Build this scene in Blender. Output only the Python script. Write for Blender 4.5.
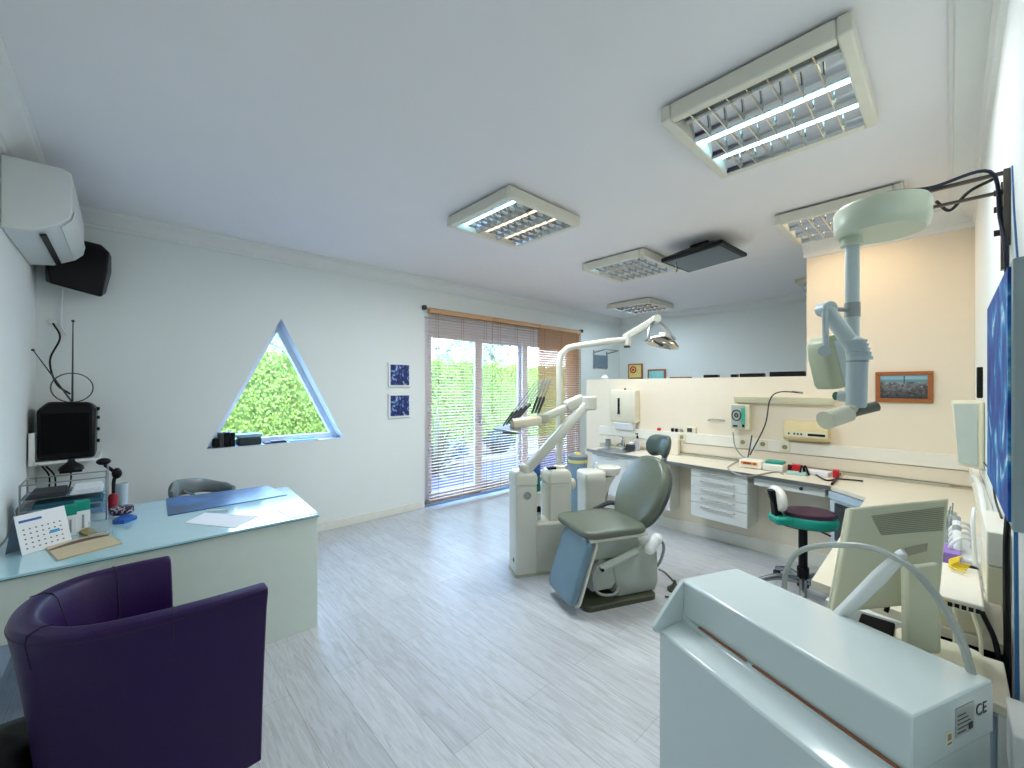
import bpy, bmesh, math, random
from mathutils import Vector, Matrix
random.seed(7)
PI = math.pi
SC = bpy.context.scene
COL = SC.collection
for _o in list(bpy.data.objects): bpy.data.objects.remove(_o)

# ------------------------------------------------------------------ camera
YAW = math.radians(46.75); FPX = 412.0; CAMH = 1.45; HOR = 387.0
cam = bpy.data.objects.new('camera', bpy.data.cameras.new('camera')); COL.objects.link(cam)
cam.location = (0, 0, CAMH); cam.rotation_euler = (PI/2, 0, YAW - PI/2)
cam.data.sensor_width = 36; cam.data.lens = FPX/1024*36; cam.data.shift_y = (HOR-384)/1024
cam.data.clip_start = 0.01; cam.data.clip_end = 200
SC.camera = cam
# ------------------------------------------------------------------ world, sun, exposure
SC.view_settings.view_transform = 'Standard'; SC.view_settings.look = 'None'
SC.view_settings.gamma = 1; SC.view_settings.use_curve_mapping = False
SC.view_settings.exposure = 1.85
w = bpy.data.worlds.new('sky'); SC.world = w; w.use_nodes = True
nt = w.node_tree; nt.nodes.clear()
out = nt.nodes.new('ShaderNodeOutputWorld'); bg = nt.nodes.new('ShaderNodeBackground')
tc = nt.nodes.new('ShaderNodeTexCoord'); sx = nt.nodes.new('ShaderNodeSeparateXYZ'); cr = nt.nodes.new('ShaderNodeValToRGB')
cr.color_ramp.elements[0].position = 0.0; cr.color_ramp.elements[0].color = (0.62, 0.80, 1.0, 1)
cr.color_ramp.elements[1].position = 0.6; cr.color_ramp.elements[1].color = (0.25, 0.50, 1.0, 1)
nt.links.new(tc.outputs['Generated'], sx.inputs[0]); nt.links.new(sx.outputs['Z'], cr.inputs[0])
nt.links.new(cr.outputs[0], bg.inputs[0]); nt.links.new(bg.outputs[0], out.inputs[0])
bg.inputs[1].default_value = 5.0
sl = bpy.data.lights.new('sun', 'SUN'); sl.energy = 2.2; sl.angle = 0.01; sl.color = (1.0, 0.95, 0.86)
sun = bpy.data.objects.new('sun', sl); COL.objects.link(sun)
sun.rotation_euler = Vector((0.25, 0.72, -1.05)).to_track_quat('-Z', 'Y').to_euler()
LAMP = 1.0      # overall strength of the ceiling lamps

# ------------------------------------------------------------------ helpers
def lin(c):
    r = []
    for v in c[:3]:
        v /= 255.0
        r.append(v/12.92 if v <= .04045 else ((v+.055)/1.055)**2.4)
    return (r[0], r[1], r[2], 1)
_m = {}
def mat(name, c, rough=.5, metal=0., var=.04, scale=12., bump=0., bscale=60., emis=0., spec=.5, coat=0., trans=0., sub=0., stretch=None):
    if name in _m: return _m[name]
    m = bpy.data.materials.new(name); m.use_nodes = True; n = m.node_tree; b = n.nodes['Principled BSDF']
    col = lin(c)
    t = n.nodes.new('ShaderNodeTexCoord'); nz = n.nodes.new('ShaderNodeTexNoise'); nz.inputs['Scale'].default_value = scale
    nz.inputs['Detail'].default_value = 4
    src = t.outputs['Object']
    if stretch:
        mp = n.nodes.new('ShaderNodeMapping'); mp.inputs['Scale'].default_value = stretch
        n.links.new(src, mp.inputs[0]); src = mp.outputs[0]
    n.links.new(src, nz.inputs[0])
    mx = n.nodes.new('ShaderNodeMix'); mx.data_type = 'RGBA'
    mx.inputs[6].default_value = tuple(max(0, v*(1-var*2)) for v in col[:3])+(1,)
    mx.inputs[7].default_value = tuple(min(1, v*(1+var*2)) for v in col[:3])+(1,)
    n.links.new(nz.outputs['Fac'], mx.inputs[0]); n.links.new(mx.outputs[2], b.inputs['Base Color'])
    b.inputs['Roughness'].default_value = rough; b.inputs['Metallic'].default_value = metal
    b.inputs['Specular IOR Level'].default_value = spec; b.inputs['Coat Weight'].default_value = coat
    b.inputs['Transmission Weight'].default_value = trans
    if emis:
        b.inputs['Emission Color'].default_value = col; b.inputs['Emission Strength'].default_value = emis
    if bump:
        nb = n.nodes.new('ShaderNodeTexNoise'); nb.inputs['Scale'].default_value = bscale; n.links.new(src, nb.inputs[0])
        bp = n.nodes.new('ShaderNodeBump'); bp.inputs['Strength'].default_value = bump; bp.inputs['Distance'].default_value = .01
        n.links.new(nb.outputs['Fac'], bp.inputs['Height']); n.links.new(bp.outputs[0], b.inputs['Normal'])
    _m[name] = m
    return m
def clear(name, c, gl=.1, rough=.02, dens=0.0):
    """thin clear glass or plastic: transparent mixed with gloss"""
    if name in _m: return _m[name]
    m = bpy.data.materials.new(name); m.use_nodes = True; n = m.node_tree; n.nodes.clear()
    o = n.nodes.new('ShaderNodeOutputMaterial'); tr = n.nodes.new('ShaderNodeBsdfTransparent'); g = n.nodes.new('ShaderNodeBsdfGlossy')
    tr.inputs[0].default_value = lin(c); g.inputs['Roughness'].default_value = rough
    a = n.nodes.new('ShaderNodeMixShader'); a.inputs[0].default_value = gl
    n.links.new(tr.outputs[0], a.inputs[1]); n.links.new(g.outputs[0], a.inputs[2]); last = a
    if dens:
        d = n.nodes.new('ShaderNodeBsdfDiffuse'); d.inputs[0].default_value = lin(c)
        b2 = n.nodes.new('ShaderNodeMixShader'); b2.inputs[0].default_value = dens
        n.links.new(a.outputs[0], b2.inputs[1]); n.links.new(d.outputs[0], b2.inputs[2]); last = b2
    n.links.new(last.outputs[0], o.inputs[0]); _m[name] = m
    return m

FW = Vector((math.cos(YAW), math.sin(YAW), 0)); RT = Vector((math.sin(YAW), -math.cos(YAW), 0)); UP = Vector((0, 0, 1)); CP = Vector((0, 0, CAMH))
def at(px, py, X=None, Y=None, Z=None, D=None):
    """the point of the room seen at a pixel, on the plane X=, Y=, Z= or at a depth D"""
    d = FW + RT*((px-512)/FPX) + UP*((HOR-py)/FPX)
    t = X/d.x if X is not None else Y/d.y if Y is not None else (Z-CAMH)/d.z if Z is not None else D
    return CP + d*t

def spline(pts, n=8):
    p = [Vector(q) for q in pts]
    if len(p) < 3: return p
    q = [p[0]*2-p[1]] + p + [p[-1]*2-p[-2]]; r = []
    for i in range(1, len(q)-2):
        for k in range(n):
            t = k/n; a, b, c, d = q[i-1:i+3]
            r.append(.5*((2*b)+(c-a)*t+(2*a-5*b+4*c-d)*t*t+(3*b-a-3*c+d)*t**3))
    r.append(p[-1]); return r

class B:
    def __init__(s): s.bm = bmesh.new(); s.mi = 0
    def _f(s, vs):
        try: f = s.bm.faces.new(vs); f.material_index = s.mi; return f
        except ValueError: return None
    def box(s, x0, x1, y0, y1, z0, z1, M=None):
        c = [Vector((x, y, z)) for z in (z0, z1) for x, y in ((x0, y0), (x1, y0), (x1, y1), (x0, y1))]
        if M: c = [M @ v for v in c]
        v = [s.bm.verts.new(q) for q in c]
        for f in ((3, 2, 1, 0), (4, 5, 6, 7), (0, 1, 5, 4), (1, 2, 6, 5), (2, 3, 7, 6), (3, 0, 4, 7)): s._f([v[i] for i in f])
        return s
    def loft(s, rings, cap=True, closed=False):
        R = [[s.bm.verts.new(p) for p in r] for r in rings]; n = len(R[0])
        pairs = list(zip(R, R[1:])) + ([(R[-1], R[0])] if closed else [])
        for a, b in pairs:
            for i in range(n): s._f([a[i], a[(i+1) % n], b[(i+1) % n], b[i]])
        if cap and not closed: s._f(R[0][::-1]); s._f(R[-1])
        return s
    def tube(s, pts, r, seg=8, smooth=False, flat=1.0):
        p = spline(pts) if smooth else [Vector(q) for q in pts]; n = len(p); rings = []; prev = None
        for i in range(n):
            d = (p[min(i+1, n-1)]-p[max(i-1, 0)]).normalized()
            if prev is None: a = d.orthogonal().normalized() if abs(d.z) > .99 else d.cross(UP).normalized()
            else: a = (prev - d*prev.dot(d)).normalized()
            prev = a; b = d.cross(a)
            rr = r if not isinstance(r, (list, tuple)) else r[0]+(r[1]-r[0])*i/(n-1)
            rings.append([p[i]+a*math.cos(2*PI*k/seg)*rr+b*math.sin(2*PI*k/seg)*rr*flat for k in range(seg)])
        return s.loft(rings)
    def cyl(s, p0, p1, r0, r1=None, seg=20): return s.tube([p0, p1], (r0, r0 if r1 is None else r1), seg)
    def lathe(s, prof, c=(0, 0, 0), seg=28, M=None):
        rings = [[Vector((c[0]+r*math.cos(2*PI*k/seg), c[1]+r*math.sin(2*PI*k/seg), c[2]+z)) for k in range(seg)] for r, z in prof]
        if M: rings = [[M @ v for v in r] for r in rings]
        return s.loft(rings)
    def prism(s, poly, d, M=None):
        """polygon in local x,y pushed d along local z"""
        a = [Vector((x, y, 0)) for x, y in poly]; b = [Vector((x, y, d)) for x, y in poly]
        if M: a = [M @ v for v in a]; b = [M @ v for v in b]
        return s.loft([a, b])
    def pts(s, bot, dz):
        """polygon of world points extruded by a vector"""
        dz = Vector(dz) if not isinstance(dz, (int, float)) else Vector((0, 0, dz))
        return s.loft([[Vector(p) for p in bot], [Vector(p)+dz for p in bot]])
    def pad(s, outline, T, r, M=None, puff=0., steps=4):
        """cushion: outline in x,y, thickness T, rounded edges r"""
        cx = sum(p[0] for p in outline)/len(outline); cy = sum(p[1] for p in outline)/len(outline)
        rad = max(math.hypot(p[0]-cx, p[1]-cy) for p in outline)
        def ring(ins, z, k=1): return [Vector((cx+(x-cx)*(1-ins/rad)*k, cy+(y-cy)*(1-ins/rad)*k, z)) for x, y in outline]
        rs = []
        for i in range(steps+1):
            a = PI/2*i/steps; rs.append(ring(r*(1-math.sin(a)), r*(1-math.cos(a))))
        for i in range(steps+1):
            a = PI/2*i/steps; rs.append(ring(r*(1-math.cos(a)), T-r+r*math.sin(a)))
        for k in (.8, .5, .2): rs.append(ring(r, T+puff*(1-k*k), k))
        if M: rs = [[M @ v for v in q] for q in rs]
        return s.loft(rs)
    def ball(s, c, rx, ry=None, rz=None, seg=16, M=None):
        ry = ry or rx; rz = rz or rx; n = seg//2; rs = []
        for i in range(n+1):
            a = -PI/2+PI*i/n; q = max(math.cos(a), .02)
            rs.append([Vector((c[0]+rx*q*math.cos(2*PI*k/seg), c[1]+ry*q*math.sin(2*PI*k/seg), c[2]+rz*math.sin(a))) for k in range(seg)])
        if M: rs = [[M @ v for v in q] for q in rs]
        return s.loft(rs)
    def grid(s, fn, nu, nv, closeu=False):
        V = [[s.bm.verts.new(fn(i/nu, j/nv)) for j in range(nv+1)] for i in range(nu+(0 if closeu else 1))]
        for i in range(nu):
            for j in range(nv):
                a = V[i]; b = V[(i+1) % len(V)]
                s._f([a[j], b[j], b[j+1], a[j+1]])
        return s
    def out(s, name, m, parent=None, label=None, cat=None, group=None, kind=None, bevel=0., world=True, ang=35, solid=0., seg=2, sub=0):
        if not solid: bmesh.ops.recalc_face_normals(s.bm, faces=s.bm.faces)
        me = bpy.data.meshes.new(name); s.bm.to_mesh(me); s.bm.free()
        for mm in (m if isinstance(m, list) else [m]): me.materials.append(mm)
        for p in me.polygons: p.use_smooth = True
        me.set_sharp_from_angle(angle=math.radians(ang))
        o = bpy.data.objects.new(name, me); COL.objects.link(o)
        if parent:
            if world: me.transform(full(parent).inverted())
            o.parent = parent
        elif kind != 'structure' or True:
            vs = [v.co for v in me.vertices]
            lo = Vector([min(v[i] for v in vs) for i in range(3)]); hi = Vector([max(v[i] for v in vs) for i in range(3)])
            c = Vector(((lo.x+hi.x)/2, (lo.y+hi.y)/2, lo.z)); me.transform(Matrix.Translation(-c)); o.location = c
        if solid:
            q = o.modifiers.new('solid', 'SOLIDIFY'); q.thickness = solid; q.offset = 0
        if sub:
            q = o.modifiers.new('sub', 'SUBSURF'); q.levels = sub; q.render_levels = sub
        if bevel:
            q = o.modifiers.new('bevel', 'BEVEL'); q.width = bevel; q.segments = seg; q.limit_method = 'ANGLE'; q.angle_limit = math.radians(40)
        tag(o, label, cat, group, kind); return o
def full(o):
    M = Matrix.LocRotScale(o.location, o.rotation_euler, o.scale)
    return (full(o.parent) @ M) if o.parent else M
def tag(o, label=None, cat=None, group=None, kind=None):
    for k, v in (('label', label), ('category', cat), ('group', group), ('kind', kind)):
        if v: o[k] = v
    return o
def thing(name, label, cat, loc=(0, 0, 0), rz=0, group=None):
    o = bpy.data.objects.new(name, None); COL.objects.link(o); o.location = loc; o.rotation_euler = (0, 0, rz); o.empty_display_size = .1
    return tag(o, label, cat, group)
def dup(root, loc, rz=None, label=None):
    def cp(o, par):
        c = o.copy(); COL.objects.link(c); c.parent = par
        for ch in [q for q in bpy.data.objects if q.parent == o]: cp(ch, c)
        return c
    r = cp(root, None); r.location = loc
    if rz is not None: r.rotation_euler[2] = rz
    if label: r['label'] = label
    return r
def rrect(x0, x1, y0, y1, r, n=5):
    P = []
    for cx, cy, a in ((x1-r, y1-r, 0), (x0+r, y1-r, PI/2), (x0+r, y0+r, PI), (x1-r, y0+r, 3*PI/2)):
        for k in range(n+1): P.append((cx+r*math.cos(a+PI/2*k/n), cy+r*math.sin(a+PI/2*k/n)))
    return P
def frame(o, x, y=None, z=None):
    x = Vector(x).normalized()
    if y is not None: y = Vector(y).normalized(); z = x.cross(y).normalized(); y = z.cross(x)
    else: z = Vector(z).normalized(); y = z.cross(x).normalized(); z = x.cross(y)
    M = Matrix((x, y, z)).transposed().to_4x4(); M.translation = Vector(o); return M
def text(s, size, M, name, m, parent, depth=.0006):
    cu = bpy.data.curves.new(name, 'FONT'); cu.body = s; cu.size = size; cu.extrude = depth; cu.align_x = 'CENTER'; cu.align_y = 'CENTER'
    t = bpy.data.objects.new('tmp', cu); COL.objects.link(t); bpy.context.view_layer.update()
    me = bpy.data.meshes.new_from_object(t.evaluated_get(bpy.context.evaluated_depsgraph_get())); bpy.data.objects.remove(t)
    me.name = name; me.transform(full(parent).inverted() @ M); me.materials.clear(); me.materials.append(m)
    o = bpy.data.objects.new(name, me); COL.objects.link(o); o.parent = parent; return o

# ------------------------------------------------------------------ materials
def floor_mat():
    m = bpy.data.materials.new('whitewashed_planks'); m.use_nodes = True; n = m.node_tree; b = n.nodes['Principled BSDF']
    t = n.nodes.new('ShaderNodeTexCoord')
    mp = n.nodes.new('ShaderNodeMapping'); mp.inputs['Rotation'].default_value = (0, 0, PI/2); n.links.new(t.outputs['Object'], mp.inputs[0])
    br = n.nodes.new('ShaderNodeTexBrick'); br.inputs['Scale'].default_value = 1; br.inputs['Brick Width'].default_value = 1.25
    br.inputs['Row Height'].default_value = .19; br.inputs['Mortar Size'].default_value = .0012; br.offset = .37
    br.inputs['Color1'].default_value = lin((202, 205, 208)); br.inputs['Color2'].default_value = lin((190, 193, 197)); br.inputs['Mortar'].default_value = lin((155, 156, 158))
    n.links.new(mp.outputs[0], br.inputs[0])
    m2 = n.nodes.new('ShaderNodeMapping'); m2.inputs['Scale'].default_value = (26, 2.2, 1); n.links.new(t.outputs['Object'], m2.inputs[0])
    nz = n.nodes.new('ShaderNodeTexNoise'); nz.inputs['Scale'].default_value = 1.6; nz.inputs['Detail'].default_value = 8; nz.inputs['Roughness'].default_value = .7
    nz.inputs['Distortion'].default_value = 1.4; n.links.new(m2.outputs[0], nz.inputs[0])
    rp = n.nodes.new('ShaderNodeValToRGB'); rp.color_ramp.elements[0].position = .33; rp.color_ramp.elements[0].color = (.66, .64, .60, 1)
    rp.color_ramp.elements[1].position = .58; rp.color_ramp.elements[1].color = (1, 1, 1, 1); n.links.new(nz.outputs['Fac'], rp.inputs[0])
    mx = n.nodes.new('ShaderNodeMix'); mx.data_type = 'RGBA'; mx.blend_type = 'MULTIPLY'; mx.inputs[0].default_value = .8
    n.links.new(br.outputs['Color'], mx.inputs[6]); n.links.new(rp.outputs[0], mx.inputs[7]); n.links.new(mx.outputs[2], b.inputs['Base Color'])
    b.inputs['Roughness'].default_value = .33; return m
WALL = mat('wall_paint', (233, 237, 234), .75, var=.01, scale=3)
CEIL = mat('ceiling_paint', (240, 238, 240), .8, var=.01, scale=3)
WHITE = mat('white_lacquer', (236, 238, 236), .3, var=.01)
CREAMW = mat('cream_wall_panel', (236, 232, 220), .5, var=.01)
CREAM = mat('cream_plastic', (226, 220, 192), .4, var=.02)
YCREAM = mat('yellowed_plastic', (218, 200, 150), .4, var=.03)
IVORY = mat('ivory_enamel', (214, 213, 200), .28, var=.015)
IVORYD = mat('ivory_enamel_dark', (176, 176, 156), .35, var=.02)
BLACK = mat('black_plastic', (5, 5, 9), .4, var=.05, spec=.25)
DGREY = mat('dark_grey_plastic', (52, 54, 58), .5)
GREY = mat('grey_plastic', (150, 155, 155), .45)
CHROME = mat('chrome', (205, 208, 210), .12, 1, var=.01)
STEEL = mat('brushed_steel', (165, 170, 175), .3, 1, var=.04, scale=40)
GREENL = mat('sage_vinyl', (98, 105, 92), .27, var=.03, scale=30, bump=.08, bscale=220)
GREEND = mat('deep_sage_vinyl', (70, 86, 84), .32, var=.03, scale=30, bump=.08, bscale=220)
PURPLE = mat('purple_leather', (38, 8, 68), .4, spec=.3, var=.05, scale=30, bump=.15, bscale=260)
PSEAM = mat('purple_seam', (18, 12, 36), .6)
GLASSW = clear('window_glass', (250, 253, 253), .05)
ACRYL = clear('clear_plastic', (240, 246, 248), .12, .05, .12)
HOSE = clear('clear_hose', (205, 210, 205), .15, .2, .5)
TEAL = mat('teal_plastic', (0, 150, 130), .35)
PAPER = mat('white_paper', (235, 236, 238), .7, var=.01)
RED = mat('red_plastic', (200, 30, 40), .35)
BLUE = mat('blue_plastic', (20, 90, 170), .35)
YEL = mat('yellow_plastic', (235, 205, 30), .4)

# ------------------------------------------------------------------ room shell
XL, YB, YR, XP, XF, ZC = -.445, 4.33, -.12, 4.35, 6.9, 2.74
def struct(name, bb, m, **k): return bb.out(name, m, kind='structure', **k)
struct('floor', B().box(XL-.2, XF+.2, YR-.2, YB+.25, -.06, 0), floor_mat())
struct('ceiling', B().box(XL-.2, XF+.2, YR-.2, YB+.25, ZC, ZC+.12), CEIL)
struct('roof', B().box(XL-.6, XF+.8, YR-.4, YB+.55, ZC+.13, ZC+.4), mat('roof_tile', (150, 90, 70), .8))  # unseen roof slab, put in to cast shade on the gravel outside
struct('wall_left', B().box(XL-.2, XL, YR-.2, YB+.25, 0, ZC), WALL)
struct('wall_right', B().box(XL, XF+.2, YR-.2, YR, 0, ZC), WALL)
struct('wall_far', B().box(XF, XF+.2, YR, YB, 0, ZC), WALL)
# back wall with a triangular opening and the patio door opening
T0, T1, TA = (.50, .915), (1.67, .915), (1.08, 2.11)
DX0, DX1, DZ = 2.63, 5.60, 2.30
b = B()
def wallpoly(poly):
    b.pts([(x, YB, z) for x, z in poly], (0, .25, 0))
wallpoly([(XL, 0), (DX0, 0), (DX0, T0[1]), (XL, T0[1])])
wallpoly([(XL, T0[1]), T0, TA, (TA[0], ZC), (XL, ZC)])
wallpoly([T1, (DX0, T1[1]), (DX0, ZC), (TA[0], ZC), TA])
wallpoly([(DX0, DZ), (DX1, DZ), (DX1, ZC), (DX0, ZC)])
wallpoly([(DX1, 0), (XF, 0), (XF, ZC), (DX1, ZC)])
struct('wall_back', b, WALL)
# cornices: profile lofted along each wall
def cornice(name, p0, p1, inward, s=1.0):
    prof = [(0, 0), (.13, 0), (.13, .014), (.118, .018), (.112, .035), (.085, .05), (.055, .075), (.035, .1), (.03, .112), (.018, .118), (.014, .145), (0, .15)]
    p0 = Vector(p0); p1 = Vector(p1); i = Vector(inward)
    struct(name, B().loft([[p+i*a*s-UP*c*s for a, c in prof] for p in (p0, p1)]), mat('cornice_plaster', (234, 235, 232), .7, var=.01), ang=20)
cornice('trim_1', (XL, YB, ZC), (XF, YB, ZC), (0, -1, 0), .8)
cornice('trim_2', (XL, YR, ZC), (XL, YB, ZC), (1, 0, 0), .9)
cornice('trim_3', (XL, YR, ZC), (XP, YR, ZC), (0, 1, 0), .95)
cornice('trim_4', (XF, .9, ZC), (XF, YB, ZC), (-1, 0, 0), .7)
cornice('trim_5', (XP, YR, ZC), (XP, .88, ZC), (-1, 0, 0), 1.1)
# partition with the full-height cream block at its right end
PAR = mat('partition_paint', (236, 224, 203), .6, var=.01)
struct('wall_partition', B().box(XP, XP+.13, .86, 3.22, 0, 1.545), PAR)
struct('wall_block', B().box(XP, XP+1.6, YR, .86, 0, ZC), PAR)
struct('wall_service', B().box(4.09, XP-.001, YR+.001, 3.05, 0, .699), PAR)
struct('baseboard_partition', B().box(4.075, 4.089, .4, 3.05, 0, .11), CREAMW)
struct('baseboard_back', B().box(.9, DX0-.02, YB-.016, YB-.001, 0, .085), mat('baseboard_paint', (232, 230, 220), .5), bevel=.004)
struct('baseboard_left', B().box(XL+.001, XL+.015, 3.7, YB-.02, 0, .085), mat('baseboard_paint', (232, 230, 220), .5))
struct('baseboard_gap', B().box(DX1+.03, XF-.01, YB-.016, YB-.001, 0, .085), mat('baseboard_paint', (232, 230, 220), .5))

# triangular window
win = thing('window_1', None, None, (1.08, YB+.14, T0[1])); win['kind'] = 'structure'
def inset(tri, d):
    c = [Vector((p[0], p[1])) for p in tri]; r = []
    for i in range(3):
        a, p, q = c[i-1], c[i], c[(i+1) % 3]; u = (a-p).normalized(); v = (q-p).normalized(); bis = (u+v).normalized()
        s = math.sqrt((1-u.dot(v))/2); r.append(p+bis*d/s)
    return r
tri = [T0, T1, TA]; ti = inset(tri, .055)
fb = B()
for i in range(3):
    j = (i+1) % 3
    fb.pts([(tri[i][0], YB+.15, tri[i][1]), (tri[j][0], YB+.15, tri[j][1]), (ti[j][0], YB+.15, ti[j][1]), (ti[i][0], YB+.15, ti[i][1])], (0, .06, 0))
fb.out('window_frame', mat('window_white', (228, 236, 244), .3, var=.01), win)
B().pts([(p[0], YB+.178, p[1]) for p in ti], (0, .006, 0)).out('pane', GLASSW, win)
lb = B(); to = inset(tri, -.0); tn = inset(tri, .006)
for i in range(3):
    j = (i+1) % 3
    lb.pts([(tri[i][0], YB-.002, tri[i][1]), (tri[j][0], YB-.002, tri[j][1]), (tn[j][0], YB-.002, tn[j][1]), (tn[i][0], YB-.002, tn[i][1])], (0, .152, 0))
lb.out('reveal', mat('window_white', (228, 236, 244), .3), win)

# patio door: two sliding leaves and one fixed pane in a white frame
FR = mat('door_frame_white', (226, 228, 236), .35, var=.01)
door = thing('door_1', None, None, ((DX0+DX1)/2, YB+.14, 0)); door['kind'] = 'structure'
fb = B(); y0, y1 = YB+.09, YB+.19
fb.box(DX0, DX0+.05, y0, y1, .031, DZ-.16).box(DX1-.05, DX1, y0, y1, .031, DZ-.16).box(DX0, DX1, y0, y1, DZ-.16, DZ)
fb.out('door_frame', FR, door, bevel=.004)
B().box(DX0, DX1, YB+.0, YB+.22, 0, .03).box(DX0, DX1, YB+.10, YB+.115, .03, .045).box(DX0, DX1, YB+.15, YB+.165, .03, .045).out('door_track', STEEL, door)
xs = [DX0+.05, 3.56, 4.42, DX1-.05]
for i in range(3):
    a, c = xs[i]-(.03 if i else 0), xs[i+1]+(.03 if i < 2 else 0); yy = y0+.01+(i % 2)*.045
    s = B(); s.box(a, a+.11, yy, yy+.035, .046, DZ-.161).box(c-.11, c, yy, yy+.035, .046, DZ-.161).box(a+.11, c-.11, yy, yy+.035, .046, .13).box(a+.11, c-.11, yy, yy+.035, DZ-.235, DZ-.161)
    lf = s.out('door_leaf', FR, door, bevel=.003)
    B().box(a+.1, c-.1, yy+.014, yy+.02, .13, DZ-.235).out('pane', GLASSW, lf)
    if i < 2: B().box(c-.055, c-.03, yy-.03, yy-.001, .95, 1.12).out('door_handle', DGREY if i else STEEL, lf, bevel=.004)

# ------------------------------------------------------------------ outdoors
GR = mat('gravel', (78, 74, 94), .9, var=.35, scale=38, bump=1, bscale=55)
struct('ground', B().box(-14, 30, YB+.25, 30, -.14, -.08), GR)
struct('kerb', B().box(-6, 14, 6.35, 6.62, -.08, -.0), mat('sunlit_concrete', (160, 134, 116), .8, var=.08))
struct('planting_bed', B().box(-6, 14, 6.62, 9.2, -.08, -.03), mat('earth', (110, 92, 70), .9, var=.3, scale=10))
def leafcloud(bb, fn, n, size, up=.3):
    for _ in range(n):
        p, nrm = fn(); a = random.uniform(0, 2*PI); t = Vector((math.cos(a), math.sin(a)*.5, random.uniform(-.2, 1)*up+random.uniform(-.5, .5))).normalized()
        s = t.cross(nrm+Vector((random.uniform(-.7, .7), random.uniform(-.7, .7), random.uniform(-.7, .7))))
        if s.length < .05: continue
        s.normalize(); L = size*random.uniform(.6, 1.3); W = L*.35
        v = [bb.bm.verts.new(q) for q in (p, p+t*L*.5+s*W, p+t*L, p+t*L*.5-s*W)]; bb._f(v)
LG = mat('hedge_leaf', (124, 142, 50), .6, var=.25, scale=5)
hedge = thing('hedge', 'tall clipped lime green hedge filling the view beyond the windows', 'hedge', (3, 8.9, -.05))
hb = B(); N = 150
def hs(u, v):
    x = -7+22*u; z = -.04+2.1*v+.06*math.sin(x*7)*v
    return Vector((x, 8.6+.1*math.sin(x*3.1+v*2)+.05*math.sin(x*17+v*9)+.06*random.random(), z))
hb.grid(hs, 260, 26)
hb.box(-7, 15, 8.75, 9.5, -.05, 2.0).out('hedge_core', mat('hedge_core', (100, 122, 44), .8, var=.3, scale=14, stretch=(3, 3, 1)), hedge)
hb = B()
def hp():
    x = random.uniform(-2.5, 14); z = random.uniform(0, 2.13); return Vector((x, 8.58+random.uniform(-.12, .08)+.1*math.sin(x*3.1), z)), Vector((0, -1, .3))
leafcloud(hb, hp, 30000, .06, 4.0); tag(hb.out('foliage', LG, hedge), kind='stuff')
def tree(x, y, h, r, c, label, seed):
    random.seed(seed)
    t = thing('garden_tree', label, 'tree', (x, y, -.08), 0, 'trees behind the hedge')
    B().tube([(x, y, -.08), (x+.1, y, h*.5), (x, y+.1, h*.8)], (.16, .06), 8, True).out('trunk', mat('bark', (110, 96, 84), .9, var=.2), t)
    f = B(); cs = [(Vector((x+random.uniform(-r, r)*.6, y+random.uniform(-r, r)*.4, h+random.uniform(-.5, .45)*r)), r*random.uniform(.4, .7)) for _ in range(9)]
    def fn():
        c0, rr = random.choice(cs); d = Vector((random.gauss(0, 1), random.gauss(0, 1), random.gauss(0, 1))).normalized(); return c0+d*rr*random.uniform(.8, 1.05), d
    for c0, rr in cs: f.ball(c0, rr*.85, seg=10)
    leafcloud(f, fn, 1600, .28, 1); tag(f.out('crown', mat('tree_leaf_'+str(seed), c, .7, var=.25, scale=2), t), kind='stuff')
tree(8.2, 16, 3.2, 2.0, (150, 158, 150), 'pale grey-green tree seen through the left blind above the hedge', 11)
tree(13.5, 16.5, 3.0, 2.2, (140, 150, 128), 'tree seen through the middle blind above the hedge', 12)
tree(3.9, 15.5, 2.6, 1.5, (130, 156, 138), 'tree whose crown shows in the tip of the triangular window', 13)
random.seed(5)
def spiky(x, y, n, L, c, label, cat='plant', name='spiky_plant'):
    f = B()
    for k in range(n):
        a = 2*PI*k/n*1.618*3; el = random.uniform(.2, 1.35); l = L*random.uniform(.7, 1.1)
        d = Vector((math.cos(a), math.sin(a), 0)); s = Vector((-d.y, d.x, 0))
        P = [Vector((x, y, -.05))+d*(l*math.cos(el)*t)+UP*(l*math.sin(el)*t-.45*l*t*t*(1.1-el*.6)) for t in (0, .2, .4, .6, .8, 1)]
        Wd = [.03, .045, .045, .035, .02, .002]
        A = [f.bm.verts.new(p+s*w_) for p, w_ in zip(P, Wd)]; C_ = [f.bm.verts.new(p-s*w_) for p, w_ in zip(P, Wd)]; D_ = [f.bm.verts.new(p-UP*w_*.4) for p, w_ in zip(P, Wd)]
        for i in range(5): f._f([A[i], A[i+1], D_[i+1], D_[i]]); f._f([D_[i], D_[i+1], C_[i+1], C_[i]])
    f.out(name, c, None, label, cat, solid=.003)
spiky(3.95, 6.15, 34, 1.35, mat('yucca_leaf', (124, 118, 74), .5, var=.12), 'large spiky plant with pale arching leaves outside the left pane of the patio door')
spiky(2.75, 7.45, 26, .85, mat('yucca_leaf2', (170, 155, 90), .5, var=.12), 'spiky plant showing leaf tips in the triangular window')
def shrub(x, y, r, c, label):
    f = B(); f.ball((x, y, r*.75-.05), r*.85, r*.8, r*.75, 12)
    def fn():
        d = Vector((random.gauss(0, 1), random.gauss(0, 1), abs(random.gauss(0, 1)))).normalized(); return Vector((x, y, r*.6-.05))+Vector((d.x*r, d.y*r, d.z*r*.95))*.95, d
    leafcloud(f, fn, 900, .09, 1); f.out('shrub', c, None, label, 'shrub')
shrub(6.15, 6.95, .33, mat('dark_shrub', (50, 76, 66), .6, var=.2), 'low dark round shrub beside the kerb beyond the middle pane')
shrub(4.9, 6.9, .22, mat('blue_shrub', (80, 116, 130), .6, var=.2), 'small bluish shrub behind the left door frame stile')

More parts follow.
